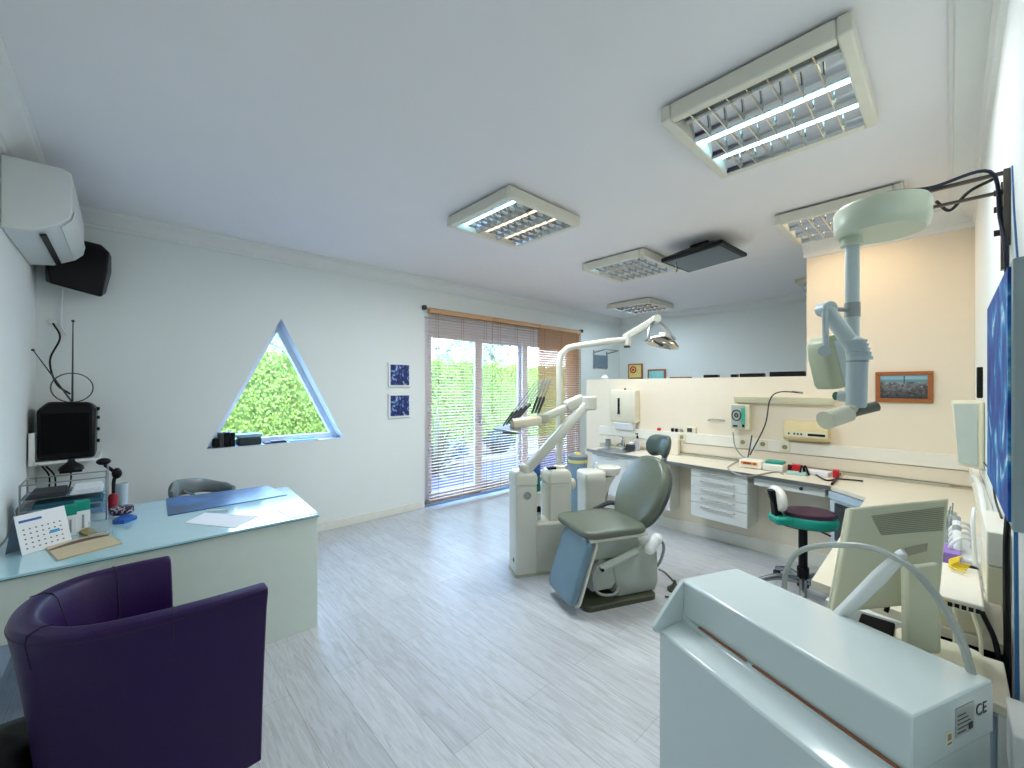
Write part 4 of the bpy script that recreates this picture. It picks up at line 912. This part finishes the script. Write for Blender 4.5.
# spittoon / cuspidor
q = full(u) @ Vector((.685, .22, 0)); t = thing('cuspidor', 'ivory spittoon unit with round bowl between the column and the backrest', 'cuspidor', (q.x, q.y, 0), math.radians(-28))
lo(B().loft([[Vector((x, y, z)) for x, y in rrect(0+i, .19-i, 0+i, .2-i, .03)] for i, z in ((.0, .0), (0, .62), (-.005, .63), (-.005, .70), (.01, .715), (.03, .72))]), 'body', IVORY, t, ang=50)
lo(B().loft([[Vector((x, y, z)) for x, y in rrect(.18, .30-i, .02+i, .18-i, .03)] for i, z in ((.08, .40), (.03, .58), (.0, .66))]), 'bowl_support', IVORY, t, ang=50)
lo(B().lathe([(.04, .655), (.085, .67), (.10, .70), (.105, .735), (.098, .738), (.085, .71), (.02, .69)], (.27, .10, 0)), 'bowl', mat('ceramic', (234, 232, 222), .15, coat=.5), t)
lo(B().tube([(.13, .12, .715), (.13, .12, .76), (.16, .12, .775), (.18, .12, .765)], .006, 8, True), 'water_spout', CHROME, t)
t = thing('waste_bin', 'tall grey-blue bin with yellow topped lid behind the unit', 'bin', (3.30, 2.55, 0)); bc = (3.30, 2.55, 0)
B().lathe([(.085, 0), (.095, .70)], bc).out('bin_body', mat('bin_blue', (120, 146, 168), .4), t)
B().lathe([(.099, .70), (.10, .725), (.099, .73)], bc).out('yellow_rim', mat('yellow_band', (210, 205, 130), .4), t)
B().lathe([(.1, .731), (.1, .765), (.085, .78)], bc).out('lid', mat('bin_lid', (118, 128, 138), .4), t)
B().lathe([(.035, .781), (.03, .79), (.01, .793)], bc).out('yellow_button', YEL, t)

# ------------------------------------------------------------------ dental chair
O = at(590, 613, Z=0); O.z = 0
c = thing('dental_chair', 'sage green dental chair with upright backrest and lowered footrest', 'dental chair', O, math.radians(-24))
lo(B().loft([[Vector((x, y, z)) for x, y in rrect(-.03+i, .53-i, .0+i, .44-i, .05)] for i, z in ((0, 0), (0, .03), (.01, .038))]), 'base_plate', mat('olive_base', (72, 76, 58), .35), c)
def body(b, prof, y0, y1, r=.03):
    """side profile in x,z lofted across the chair with rounded flanks"""
    cx = sum(p[0] for p in prof)/len(prof); cz = sum(p[1] for p in prof)/len(prof); R = []
    for y, k in ((y0, .94), (y0+r*.3, .985), (y0+r, 1), (y1-r, 1), (y1-r*.3, .985), (y1, .94)):
        R.append([Vector((cx+(x-cx)*k, y, cz+(z-cz)*k)) for x, z in prof])
    return b.loft(R)
LG_ = mat('chair_enamel', (178, 186, 176), .3, var=.015)
lo(body(B(), [(.24, .04), (.54, .04), (.565, .10), (.56, .30), (.52, .37), (.44, .375), (.20, .27), (.20, .22)], .04, .38), 'base_housing', LG_, c, ang=50)
lo(body(B(), [(.05, .10), (.20, .10), (.24, .17), (.20, .28), (.10, .31), (.04, .24)], .05, .36), 'lift_housing', LG_, c, ang=50)
lo(body(B(), [(.05, .30), (.36, .30), (.42, .36), (.42, .455), (.02, .455), (.03, .36)], .06, .36), 'seat_support', LG_, c, ang=50)
for y in (.01,):
    lo(B().tube([(.08, y, .265), (.36, y, .345)], .026, 8), 'lift_link', LG_, c)
    lo(B().cyl((.085, y-.005, .268), (.085, y-.03, .268), .010), 'link_pin', BLACK, c)
lo(B().tube([(.06, .0, .30), (.02, -.005, .22), (.06, -.005, .12), (.18, .0, .09), (.24, .03, .12)], .009, 8, True), 'hose', GREY, c)
lo(B().box(-.01, .43, -.025, .43, .452, .475), 'seat_frame', IVORY, c, bevel=.006)
sh = rrect(-.05, .44, -.045, .44, .09, 7)
lo(B().pad(sh, .048, .022, Matrix.Translation((0, 0, .476)), .006), 'seat', GREENL, c, ang=60)
# backrest
upb = Vector((.44, 0, .898)); Mb = frame((.445, .20, .425), (0, -1, 0), upb)
def egg(w0, w1, h, n=36):
    P = []
    for k in range(n):
        a = 2*PI*k/n; y = h/2-h/2*math.cos(a); f = y/h
        wdt = (w0*(1-f)+w1*f); s = math.sin(a); P.append((math.copysign(abs(s)**.8, s)*wdt/2, y))
    return P[::-1]
lo(B().pad(egg(.47, .50, .55), .075, .035, Mb, .01), 'backrest', GREENL, c, ang=60)
lo(B().pad(egg(.43, .47, .52), .03, .012, Mb @ Matrix.Translation((0, .015, -.03))), 'backrest_shell', GREEND, c, ang=60)
lo(B().tube([Mb @ Vector((0, -.03, -.03)), Mb @ Vector((0, .25, -.045)), Mb @ Vector((0, .45, -.04))], .03, 8, flat=.5), 'backrest_spine', LG_, c)
# headrest: two lobes on a stem
hb_ = Mb @ Vector((0, .655, .005)); Mh = frame(hb_, (0, -1, 0), (.25, 0, .97))
lo(B().box(-.022, .022, -.16, .02, -.05, -.03, Mh), 'headrest_stem', STEEL, c, bevel=.004)
rings = []
for i in range(17):
    s = -1+2*i/16; x = s*.125; k = max(.12, (1-abs(s)**4)**.5); zc = .05*s*s; hh = .088*k; dn = .035*(1-min(1, abs(s)*1.8))
    rings.append([Mh @ Vector((x, max(hh*math.cos(a), -hh+dn)-.01, zc+.033*k*math.sin(a))) for a in [2*PI*j/16 for j in range(16)]])
lo(B().loft(rings), 'headrest', GREEND, c, ang=70)
lo(B().box(-.03, .03, -.06, .04, -.048, -.028, Mh), 'headrest_lever', DGREY, c, bevel=.004)
# footrest
uf = Vector((.15, 0, .44)); Mf = frame((-.105, .155, .05), (0, -1, 0), uf)
lo(B().pad(rrect(-.178, .178, 0, .44, .05, 6), .055, .026, Mf, .006), 'footrest', mat('footrest_vinyl_lit', (104, 132, 146), .3, bump=.08, bscale=220), c, ang=60)  # bluish window light on the vinyl is put into its colour
lo(B().pad(rrect(-.184, .184, -.005, .445, .05, 6), .016, .006, Mf @ Matrix.Translation((0, 0, -.018))), 'footrest_shell', IVORY, c, ang=60)
lo(B().tube([(.43, -.035, .37), (.49, -.035, .43)], .038, 12).ball((.43, -.035, .37), .038).ball((.49, -.035, .43), .038), 'side_knob', WHITE, c, ang=60)
lo(B().tube([(.52, .0, .44), (.575, .0, .36), (.57, .02, .26), (.56, .05, .2)], .010, 8, True), 'rear_hose', GREY, c)
lo(B().tube([(.54, .2, .475), (.44, .40, .56), (.30, .47, .50)], .018, 8, True), 'armrest_bracket', DGREY, c)
# foot control beside the base
fp = c.matrix_basis @ Vector((.72, .06, 0)); t = thing('foot_control', 'small dark foot control with cable right of the chair base', 'foot control', (fp.x, fp.y, 0))
B().lathe([(.05, 0), (.052, .015), (.03, .03), (.012, .05), (.01, .07)], fp).out('pedal', mat('olive_base', (72, 76, 58), .35), t)
B().tube([fp+Vector((.03, 0, .03)), fp+Vector((.0, .07, .10)), fp+Vector((-.04, .1, .13))], .008, 6, True).out('pedal_lever', STEEL, t)
B().tube([fp+Vector((0, 0, .012)), fp+Vector((-.06, -.08, .008)), fp+Vector((-.11, -.06, .008)), fp+Vector((-.15, .0, .008))], .006, 6, True).out('pedal_cable', DGREY, t)

# ------------------------------------------------------------------ stool
sp_ = at(803, 583, Z=.09); t = thing('saddle_stool', 'dental stool with purple seat, teal shell and small cream backrest', 'stool', (sp_.x, sp_.y, 0), math.radians(-50))
B_ = lambda o, n, m, **k: o.out(n, m, t, world=False, **k)
B_(B().cyl((0, 0, .06), (0, 0, .50), .027), 'gas_column', BLACK)
B_(B().cyl((0, 0, .07), (0, 0, .20), .036), 'column_sleeve', BLACK)
for k in range(5):
    a = 2*PI*k/5+.45; e = Vector((.27*math.cos(a), .27*math.sin(a), .075))
    lg = B_(B().tube([(0, 0, .11), (e.x*.55, e.y*.55, .115), e], (.028, .018), 10, True), 'leg', mat('polished_leg', (150, 155, 160), .25, .9))
    cs_ = B().cyl(e+Vector((-.012*math.sin(a), .012*math.cos(a), -.043)), e+Vector((.012*math.sin(a), -.012*math.cos(a), -.043)), .032)
    cs_.out('caster', BLACK, lg, world=False)
seat_o = [(.15*math.cos(a)*1.1+.04, (.135+.02*math.cos(a))*math.sin(a)) for a in [2*PI*k/32 for k in range(32)]]
B_(B().pad([(x*1.03, y*1.03) for x, y in seat_o], .085, .035, Matrix.Translation((0, 0, .485))), 'seat_shell', TEAL, ang=60)
B_(B().box(-.20, -.06, -.07, .07, .50, .56), 'rear_shell', TEAL, bevel=.02)
B_(B().pad([(x*.96, y*.96) for x, y in seat_o], .035, .03, Matrix.Translation((0, 0, .558)), .022), 'seat', mat('plum_vinyl', (62, 32, 58), .4), ang=60)
B_(B().tube([(-.04, 0, .48), (-.12, 0, .50), (-.155, 0, .56), (-.20, 0, .68), (-.212, 0, .73)], .032, 8, flat=.6), 'backrest_spine', BLACK, ang=60)
Mk = frame((-.175, 0, .66), (0, 1, 0), (-.12, 0, 1))
B_(B().pad(egg(.19, .21, .17), .045, .02, Mk @ Matrix.Translation((0, -.075, -.01)), .01), 'backrest', CREAMW, ang=60)
B_(B().box(-.032, .032, -.16, .075, -.03, -.004, Mk), 'backrest_bar', BLACK, bevel=.008)
B_(B().tube([(.05, -.05, .485), (.10, -.13, .465)], .006, 6), 'height_lever', BLACK)

# ------------------------------------------------------------------ x-ray arm hung from the wall bracket
XG = mat('xray_green', (204, 212, 190), .35, var=.02); XB = mat('xray_grey', (190, 202, 202), .3, var=.02)
t = thing('xray_unit', 'pale green ceiling x-ray unit with round cover, pole and jointed arm', 'x-ray unit', (1.87, .16, 2.0))
dc = (1.87, .162, 0)
B().lathe([(.09, 1.975), (.112, 1.97), (.122, 1.98), (.126, 2.0), (.126, 2.055), (.12, 2.066), (.05, 2.068)], dc, seg=40).out('round_cover', XG, t, ang=50)
pp_ = Vector((1.86, .235, 0))
B().cyl(pp_+UP*1.40, pp_+UP*1.985, .0205).out('pole', XB, t); B().lathe([(.034, 0), (.028, .03)], pp_+UP*1.945).out('pole_flange', XG, t)
Dp = pp_.dot(FW)
a1, a2 = at(826, 309, D=Dp-.02), at(853, 346, D=Dp-.10)
bar(a1, a2, .042, .046, XB, 'upper_arm', t, .45)
B().cyl(a1-FW*.024, a1+FW*.024, .025).out('shoulder_joint', XB, t, bevel=.005)
B().tube([a1+UP*.0, pp_+UP*a1.z], .008, 6).cyl(pp_+UP*(a1.z-.025), pp_+UP*(a1.z+.025), .023).out('pole_clamp', GREY, t)
b = B(); e0 = at(856.5, 349, D=Dp-.10)
for k in range(5):
    q_ = e0+UP*(.022-.013*k)+RT*(-.006+.004*k); b.tube([q_-UP*.006, q_+UP*.006], (.028+.0015*k, .034), 16)
b.ball(e0+UP*.012-RT*.004, .030, seg=14); b.out('bellows', XB, t)
f0, f1 = at(857.5, 356, D=Dp-.10), at(856, 404, D=Dp-.10)
B().tube([f0, f0.lerp(f1, .12), f0.lerp(f1, .85), f1, f1-UP*.012], .0285, 18).out('forearm', XB, t, bevel=.004)
B().tube([f0.lerp(f1, .10), f0.lerp(f1, .13)], .0295, 18).out('forearm_ring', GREY, t)
k0 = at(852, 397, D=Dp-.09); k1 = at(839, 396, D=Dp-.06); B().cyl(k0, k1, .019).out('pivot_knob', XB, t)
B().cyl(k1, k1-RT*.012, .014).out('green_cap', mat('dark_green', (20, 90, 60), .4), t)
M = frame(at(826, 336, D=Dp+.03), RT*1.0+UP*.25, (at(819, 388, D=Dp+.03)-at(831, 338, D=Dp+.03)))
L_ = (at(819, 388, D=Dp+.03)-at(831, 338, D=Dp+.03)).length
B().loft([[M @ Vector((x, y, z)) for x, z in rrect(-w_, w_, -.05, .05, .02)] for w_, y in ((.030, 0), (.048, .02), (.056, .07), (.057, L_*.92), (.05, L_))]).out('counterweight_cover', mat('xray_olive', (186, 190, 160), .35), t, ang=50)
B().box(-.020, .022, .02, L_*.93, -.052, .0525, M).out('cover_stripe', XB, t, bevel=.004)
B().tube([at(825, 312, D=Dp-.05), at(826, 350, D=Dp-.07)], .009, 8).cyl(at(824.5, 351, D=Dp-.085), at(824.5, 351, D=Dp-.06), .018).out('hanger', XB, t)
g0, g1, g2 = at(825, 420.5, D=Dp-.12), at(848, 413.5, D=Dp-.10), at(877, 406, D=Dp-.12)
B().tube([g0, g0.lerp(g1, .1), g1, g1.lerp(g2, .05)], (.031, .025), 16).out('tube_head', CREAM, t, bevel=.003)
B().tube([g1.lerp(g2, .05), g2], .0165, 16).out('collimator', mat('cone_grey', (112, 112, 96), .35), t)
B().cyl(g2, g2+(g2-g1).normalized()*.002, .0135).out('collimator_mouth', BLACK, t)
B().tube([f1, at(852, 409, D=Dp-.11), g1], .016, 8).out('neck', CREAM, t)
# wall bracket holding it
BRK = mat('bracket_steel', (96, 90, 84), .4, .6)
t = thing('wall_bracket', 'dark steel bracket on the right wall carrying the x-ray cover', 'bracket', (1.88, YR, 1.85))
b = B().box(1.865, 1.878, YR+.001, .14, 2.071, 2.08).box(1.908, 1.920, YR+.001, .05, 2.03, 2.038)
b.out('bracket_bar', BRK, t); B().box(1.85, 1.87, YR+.001, YR+.014, 1.86, 2.08).out('wall_plate', BRK, t); B().box(1.90, 1.925, YR+.001, YR+.016, 1.80, 2.06).out('wall_plate', BRK, t)
B().cyl((1.90, YR+.01, 1.91), (1.90, YR+.03, 1.91), .009).cyl((1.90, YR+.01, 2.03), (1.90, YR+.03, 2.03), .009).cyl((1.90, YR+.01, 1.98), (1.90, YR+.03, 1.98), .009).out('bolt', DGREY, t)
B().tube([(1.84, .21, 2.072), (1.82, .14, 2.085), (1.85, .04, 2.078), (1.86, -.08, 2.086), (1.87, YR+.02, 1.95), (1.80, YR+.012, 1.80), (1.78, YR+.012, 1.6)], .005, 6, True).out('supply_cable', mat('dark_blue_cable', (16, 26, 56), .4), None, 'dark blue cable running along the bracket and down the right wall', 'cable')
B().tube([(1.93, .03, 2.055), (1.99, .0, 2.035), (1.94, -.04, 2.065), (1.95, -.09, 2.09)], .005, 6, True).out('loose_cable', BLACK, None, 'loose black cable looped under the bracket bars', 'cable')
B().tube([at(1012, 166, Y=YR+.006), at(1014, 210, Y=YR+.006), at(1018, 266, Y=YR+.006)], .0022, 6).out('blue_cable', mat('blue_cable', (40, 110, 170), .4), None, 'light blue cable running down the right wall above the seascape', 'cable')

# ------------------------------------------------------------------ right wall things
t = thing('seascape_picture', 'large blue seascape picture in a thin grey frame on the right wall', 'picture', (1.33, YR, 1.22))
X0, X1, Y0 = 1.06, 1.605, YR+.055
B().box(X0-.012, X1+.008, YR+.001, Y0-.004, 1.215, 1.66).out('picture_frame', mat('frame_grey', (150, 165, 168), .35), t, bevel=.004)
WA = art('wave_art', [(.3, (6, 40, 120)), (.44, (8, 78, 165)), (.54, (24, 120, 195)), (.6, (110, 185, 220)), (.64, (225, 240, 248)), (.7, (20, 100, 170))], 6, 1.8); WA.node_tree.nodes['Principled BSDF'].inputs['Roughness'].default_value = .7
B().box(X0, X1, Y0-.0038, Y0, 1.228, 1.648).out('canvas', WA, t)
t = thing('wall_cabinet', 'small grey and cream wall box under the remote control on the right wall', 'wall box', (3.25, YR, 1.04))
B().loft([[Vector(p) for p in q] for q in (((3.12, YR+.001, 1.03), (3.42, YR+.001, 1.03), (3.42, -.03, 1.05), (3.12, -.03, 1.05)), ((3.12, YR+.001, 1.38), (3.42, YR+.001, 1.38), (3.42, -.005, 1.375), (3.12, -.005, 1.375)))]).out('housing', CREAM, t, bevel=.01)
B().pts([(3.116, -.095, 1.05), (3.116, -.03, 1.065), (3.116, -.012, 1.362), (3.116, -.095, 1.365)], (.003, 0, 0)).out('door', mat('box_grey', (188, 196, 186), .4), t, bevel=.003)
p = at(980, 398, Y=YR+.01); B().box(p.x-.03, p.x+.02, YR+.001, YR+.022, p.z, p.z+.165).out('remote_control', BLACK, None, 'black remote control hung on the right wall above the grey box', 'remote', bevel=.004)
# clutter along the wing: jars, handpieces, purple sponge, cup, yellow cable, switch
def jar(x, y, r, h, label, m=ACRYL, fill=STEEL):
    t = thing('instrument_jar', label, 'jar', (x, y, .7305), 0, 'jars of instruments on the wing worktop')
    B().lathe([(r, 0), (r, h), (r-.003, h), (r-.003, .004)], (x, y, .7308)).out('jar_glass', m, t)
    b = B()
    for k in range(7):
        a = k*2.4; b.tube([(x+r*.5*math.cos(a), y+r*.5*math.sin(a), .738), (x+r*.8*math.cos(a+.5), y+r*.8*math.sin(a+.5), .73+h*1.25+.01*(k % 3))], .003, 5)
    b.out('instruments', fill, t)
jar(2.98, .02, .045, .10, 'glass jar of steel instruments, farther of the two behind the monitor')
jar(2.80, .015, .04, .085, 'glass jar of steel instruments, nearer of the two behind the monitor')
for k, (px, py, z, l) in enumerate(((945, 540, .78, 'left'), (958, 532, .80, 'middle'), (972, 528, .82, 'right'))):
    pass
t = thing('handpiece_rack', 'white rack with coiled white hoses and handpieces behind the monitor', 'rack', (2.5, -.06, .73))
B().box(2.35, 2.75, -.10, -.01, .7305, .79).out('rack_base', WHITE, t, bevel=.008)
for k in range(4):
    x = 2.42+.09*k; B().tube([(x, -.03, .79), (x-.03, .0, .815), (x+.0, -.03, .85), (x+.06, -.06, .83), (x+.08, -.06, .80)], .006, 7, True).out('white_hose', WHITE, t)
    B().tube([(x-.02, -.02, .80), (x+.05, -.02, .86)], (.010, .014), 8).out('handpiece', GREY if k % 2 else WHITE, t)
B().tube([(2.20, -.085, .74), (2.3, -.09, .92), (2.7, -.09, 1.0), (3.2, -.085, .99), (3.3, -.08, .95)], .009, 8, True).out('white_conduit', WHITE, None, 'white flexible conduit rising along the right wall', 'conduit')
B().tube([(2.12, -.06, .84), (2.16, -.055, .97), (2.20, -.06, 1.02)], .006, 8, True).out('white_tube', WHITE, None, 'white upright tube beside the cream wall housing', 'tube')
b = B().box(2.30, 2.50, -.045, .055, .7315, .745).out('pale_tray', mat('pink_tray', (214, 200, 196), .4), None, 'pale pinkish tray under the purple box', 'tray', bevel=.003)
smallbox('purple_box', 2.33, 2.47, -.03, .05, .06, mat('lilac', (150, 120, 200), .5), 'lilac box on the pale tray behind the monitor', 'box').location.z = .7458
t = thing('dark_cup', 'dark grey cup beside the yellow cable', 'cup', (2.22, -.045, .7305))
B().lathe([(.022, 0), (.026, .07), (.023, .07), (.02, .01)], (2.22, -.045, .7308)).out('cup_body', DGREY, t)
b = B()
for k in range(4): b.tube([(2.12+.02*k, .0-.01*k, .832+.004*k), (2.09+.015*k, -.02, .850), (2.06+.02*k, .0, .836), (2.04+.03*k, -.035-.004*k, .832)], .004, 6, True)
t = thing('network_switch', 'white flat network switch with ports at the near end of the wing', 'network switch', (1.94, -.05, .731))
B().box(1.79, 2.14, -.068, .035, .7905, .822).out('housing', CREAMW, t, bevel=.004)
B().box(1.80, 2.12, -.066, .03, .7308, .789).out('stand_block', CREAM, t)
M = frame((1.789, .035, .79), (0, -1, 0), (0, 0, 1))
b2 = B()
for k in range(5): b2.box(.030+.014*k, .040+.014*k, .008, .020, -.002, .001, M)
b2.out('port', BLACK, t)
B().box(.010, .018, .006, .020, -.002, .001, M).box(.02, .028, .006, .024, -.002, .0015, M).out('yellow_port', YEL, t)
b.out('yellow_cable', YEL, None, 'bundle of yellow cable lying on the network switch', 'cable')
t = thing('wall_housing', 'cream two-part housing on the right wall above the network switch', 'housing', (2.0, YR, .823))
B().box(1.83, 2.14, YR+.001, -.073, .823, .93).out('lower_cover', CREAM, t, bevel=.004); B().box(1.83, 2.14, YR+.001, -.073, .932, 1.03).out('upper_cover', CREAMW, t, bevel=.004)
for pts, m, r, nm, l in (([(1.782, -.01, .80), (1.765, -.01, .70), (1.765, .0, .5), (1.77, .0, .3)], CREAM, .005, 'cream_cable', 'cream cable dropping from the left port of the network switch'),
                     ([(1.782, -.045, .80), (1.755, -.06, .72), (1.755, -.055, .55), (1.76, -.05, .3)], CREAM, .005, 'cream_cable', 'cream cable curving from the middle port of the network switch'),
                     ([(1.782, -.062, .81), (1.765, -.09, .72), (1.755, -.095, .55), (1.76, -.09, .3)], BLACK, .006, 'black_cable', 'black cable dropping from the right end of the network switch'),
                     ([(1.68, YR+.01, 1.18), (1.78, YR+.012, 1.04), (1.79, YR+.012, .9), (1.77, YR+.012, .75), (1.765, YR+.012, .5)], BLACK, .007, 'black_cable', 'thick black cable bundle tied on the right wall below the seascape'),
                     ([(1.60, YR+.009, 1.20), (1.58, YR+.009, .9), (1.56, YR+.009, .7)], mat('blue_cable', (40, 110, 170), .4), .004, 'blue_cable', 'thin light blue cable on the right wall below the seascape'),
                     ([(2.9, YR+.012, 1.10), (2.4, YR+.012, 1.12), (2.2, YR+.012, 1.06), (1.95, YR+.012, 1.05)], BLACK, .003, 'thin_cable', 'thin black cable strung on the wall under the seascape')):
    B().tube(pts, r, 6, True).out(nm, m, None, l, 'cable')
t = thing('wall_socket_box', 'white surface socket box at the right edge above green cables', 'socket', (1.45, YR, .62))
B().box(1.36, 1.52, YR+.001, YR+.03, .60, .72).out('box_cover', WHITE, t, bevel=.004)
B().tube([(1.40, YR+.014, .60), (1.42, YR+.014, .45), (1.38, YR+.014, .1)], .009, 8, True).out('green_cable', mat('green_cable', (20, 110, 60), .4), None, 'green cable under the white socket box at the right edge', 'cable')
B().cyl((1.62, YR+.03, 0), (1.62, YR+.03, .62), .024).out('grey_pipe', mat('pipe_blue_grey', (150, 170, 186), .35), None, 'grey-blue vertical pipe in the corner behind the white machine', 'pipe')

# small table with the monitor
t = thing('side_table', 'small cream table under the monitor between machine and wing', 'table', (1.64, .03, 0))
B().pts([(1.49, -.10, .68), (1.735, -.10, .68), (1.735, .20, .68), (1.56, .20, .68)], .025).out('tabletop', CT, t, bevel=.003)
for x, y in ((1.51, -.09), (1.72, -.09), (1.72, .19), (1.58, .19)): B().box(x-.012, x+.012, y-.012, y+.012, 0, .679).out('leg', WHITE, t)
t = thing('black_keyboard', 'black keypad lying on the small table under the monitor', 'keypad', (1.66, .1, .705))
B().box(1.60, 1.725, .115, .195, .7055, .725).out('keypad_body', mat('matte_black', (5, 5, 7), .85, spec=.1), t, bevel=.004)
MB = mat('monitor_beige', (214, 212, 182), .4, var=.015)
mo = thing('monitor', 'beige monitor seen from behind on its stand near the wing worktop', 'monitor', (1.66, .05, .705))
TL, TR, BR, BL = at(850, 508, D=1.30), at(949, 498, D=1.20), at(939, 602, D=1.14), at(831, 613, D=1.24)
nrm = (TR-TL).cross(BL-TL).normalized()
if nrm.dot(FW) < 0: nrm = -nrm
cen = (TL+TR+BR+BL)/4
def q4(k, d): return [cen+(p-cen)*k+nrm*d for p in (TL, TR, BR, BL)]
B().loft([q4(.97, -.004), q4(1.0, .002), q4(1.0, .045), q4(.985, .05)]).out('rear_cover', MB, mo, bevel=.004)
B().loft([q4(1.03, .052), q4(1.03, .068)]).out('front_bezel', mat('bezel_beige', (226, 222, 196), .4), mo, bevel=.004)
gt = lambda px, py: at(px, py, D=1.0)
def onback(px, py, off=-.007):
    d = FW+RT*((px-512)/FPX)+UP*((HOR-py)/FPX); tt = (cen+nrm*off-CP).dot(nrm)/d.dot(nrm); return CP+d*tt
V4 = [onback(*p) for p in ((871, 516), (944, 507), (943, 531), (882, 536))]
b = B()
for k in range(12):
    a, c2 = k/12, (k+.55)/12; b.pts([V4[0].lerp(V4[3], a), V4[1].lerp(V4[2], a), V4[1].lerp(V4[2], c2), V4[0].lerp(V4[3], c2)], nrm*.002)
b.out('vent_grille', mat('vent_beige', (168, 166, 140), .5), mo)
B().pts([onback(*p) for p in ((905, 548), (928, 543), (927, 551), (908, 556))], nrm*.003).out('recess_handle', mat('vent_beige', (168, 166, 140), .5), mo)
s0 = [at(905, 566, D=1.13), at(940, 562, D=1.08), at(942, 655, D=1.06), at(906, 650, D=1.10)]
B().loft([[p for p in s0], [p+nrm*.05 for p in s0]]).out('stand_column', MB, mo, bevel=.008)
B().loft([[Vector((x, y, z)) for x, y in rrect(1.545, 1.72, -.06, .11, .03)] for z in (.7055, .722)]).out('stand_foot', mat('bezel_beige', (226, 222, 196), .4), mo)
B().tube([at(886, 612, D=1.2), at(890, 603, D=1.2), at(905, 598, D=1.2)], .006, 6, True).out('black_lead', BLACK, None, 'black lead plugged into the back of the beige monitor', 'cable')
t = thing('suction_wand', 'white plastic suction arm leaning in front of the beige monitor', 'suction arm', at(836, 618, D=1.14))
b = B(); w0, w1 = at(822, 634, D=1.215), at(904, 552, D=1.09); M = frame(w0, w1-w0, z=-FW); L = (w1-w0).length
b.loft([[M @ Vector((x, y, z)) for y, z in rrect(-h_, h_, -.012, .012, .008)] for x, h_ in ((0, .017), (L*.5, .017), (L*.72, .018), (L*.86, .014), (L*.97, .010), (L, .006))]).out('wand_body', WHITE, t)
B().tube([at(784, 590, D=1.45), at(786, 572, D=1.42), at(795, 555, D=1.38), at(812, 547, D=1.33), at(840, 545, D=1.24), at(868, 547, D=1.16), at(895, 557, D=1.08), at(920, 576, D=1.02), at(944, 607, D=.98), at(962, 642, D=.95), at(974, 682, D=.935)], .0085, 8, True).out('clear_hose', HOSE, None, 'grey translucent hose arching over the machine in front of the monitor', 'hose')

# ------------------------------------------------------------------ white machine in the right foreground
MO = Vector((1.130, .051, 0)); MA = math.radians(67.1)
mc = thing('processing_machine', 'large white enamel machine with hood and CE plate in the right foreground', 'machine', MO, MA-PI/2)
# local x across (toward the window side wall), local y along its length
ENA = mat('machine_enamel', (214, 226, 226), .16, var=.008, coat=.5)
Ln = .622; Wd = .302; SL = .046    # the far end is a little narrower
def sec(b, prof, ys): return b.loft([[Vector((x*(1 if x < 0 else (1-.15*y/Ln)), y, z)) for x, z in prof] for y in ys])
lo(sec(B(), [(0, .6825), (0, .794), (.006, .80), (Wd-.006, .80), (Wd, .794), (Wd, .6825)], (0, Ln)), 'hood', ENA, mc, bevel=.004)
lo(sec(B(), [(-.012, .672), (-.095, .655), (-.10, .648), (-.10, .0), (Wd, 0), (Wd, .680), (-.0, .682), (-.008, .682)], (.004, Ln-.013)), 'body', ENA, mc, bevel=.003)
for ya_, yb2 in ((.004, .345), (.365, Ln-.085)): lo(sec(B(), [(-.004, .683), (-.010, .683), (-.010, .6865), (-.004, .6865)], (ya_, yb2)), 'copper_strip', mat('copper_seal', (150, 84, 50), .4), mc)
lo(sec(B(), [(0, .80), (-.055, .745), (-.122, .668), (-.118, .652), (-.10, .645), (-.005, .66)], (Ln-.015, Ln)), 'end_cap', ENA, mc, bevel=.002)
lo(B().box(.15, .22, -.0015, .0005, .715, .775), 'rating_plate', mat('plate_grey', (168, 174, 170), .4), mc)
b = B()
for r in range(5): b.box(.156, .156+.03+.009*((r*3) % 4), -.0022, -.0014, .722+.009*r, .7235+.009*r)
b.box(.198, .212, -.0022, -.0014, .72, .734)
lo(b, 'plate_print', DGREY, mc)
lo(B().box(.116, .138, -.0012, .0005, .705, .735), 'beige_sticker', mat('sticker_beige', (222, 216, 196), .6), mc)
lo(B().box(.121, .133, -.0018, -.0011, .718, .730).box(.119, .135, -.0018, -.0011, .709, .712), 'sticker_print', mat('sticker_ink', (150, 140, 110), .6), mc)
Mx = full(mc) @ frame((.250, -.0008, .748), (1, 0, 0), (0, 0, 1)); text('CE', .036, Mx, 'ce_mark', DGREY, mc, .0004)
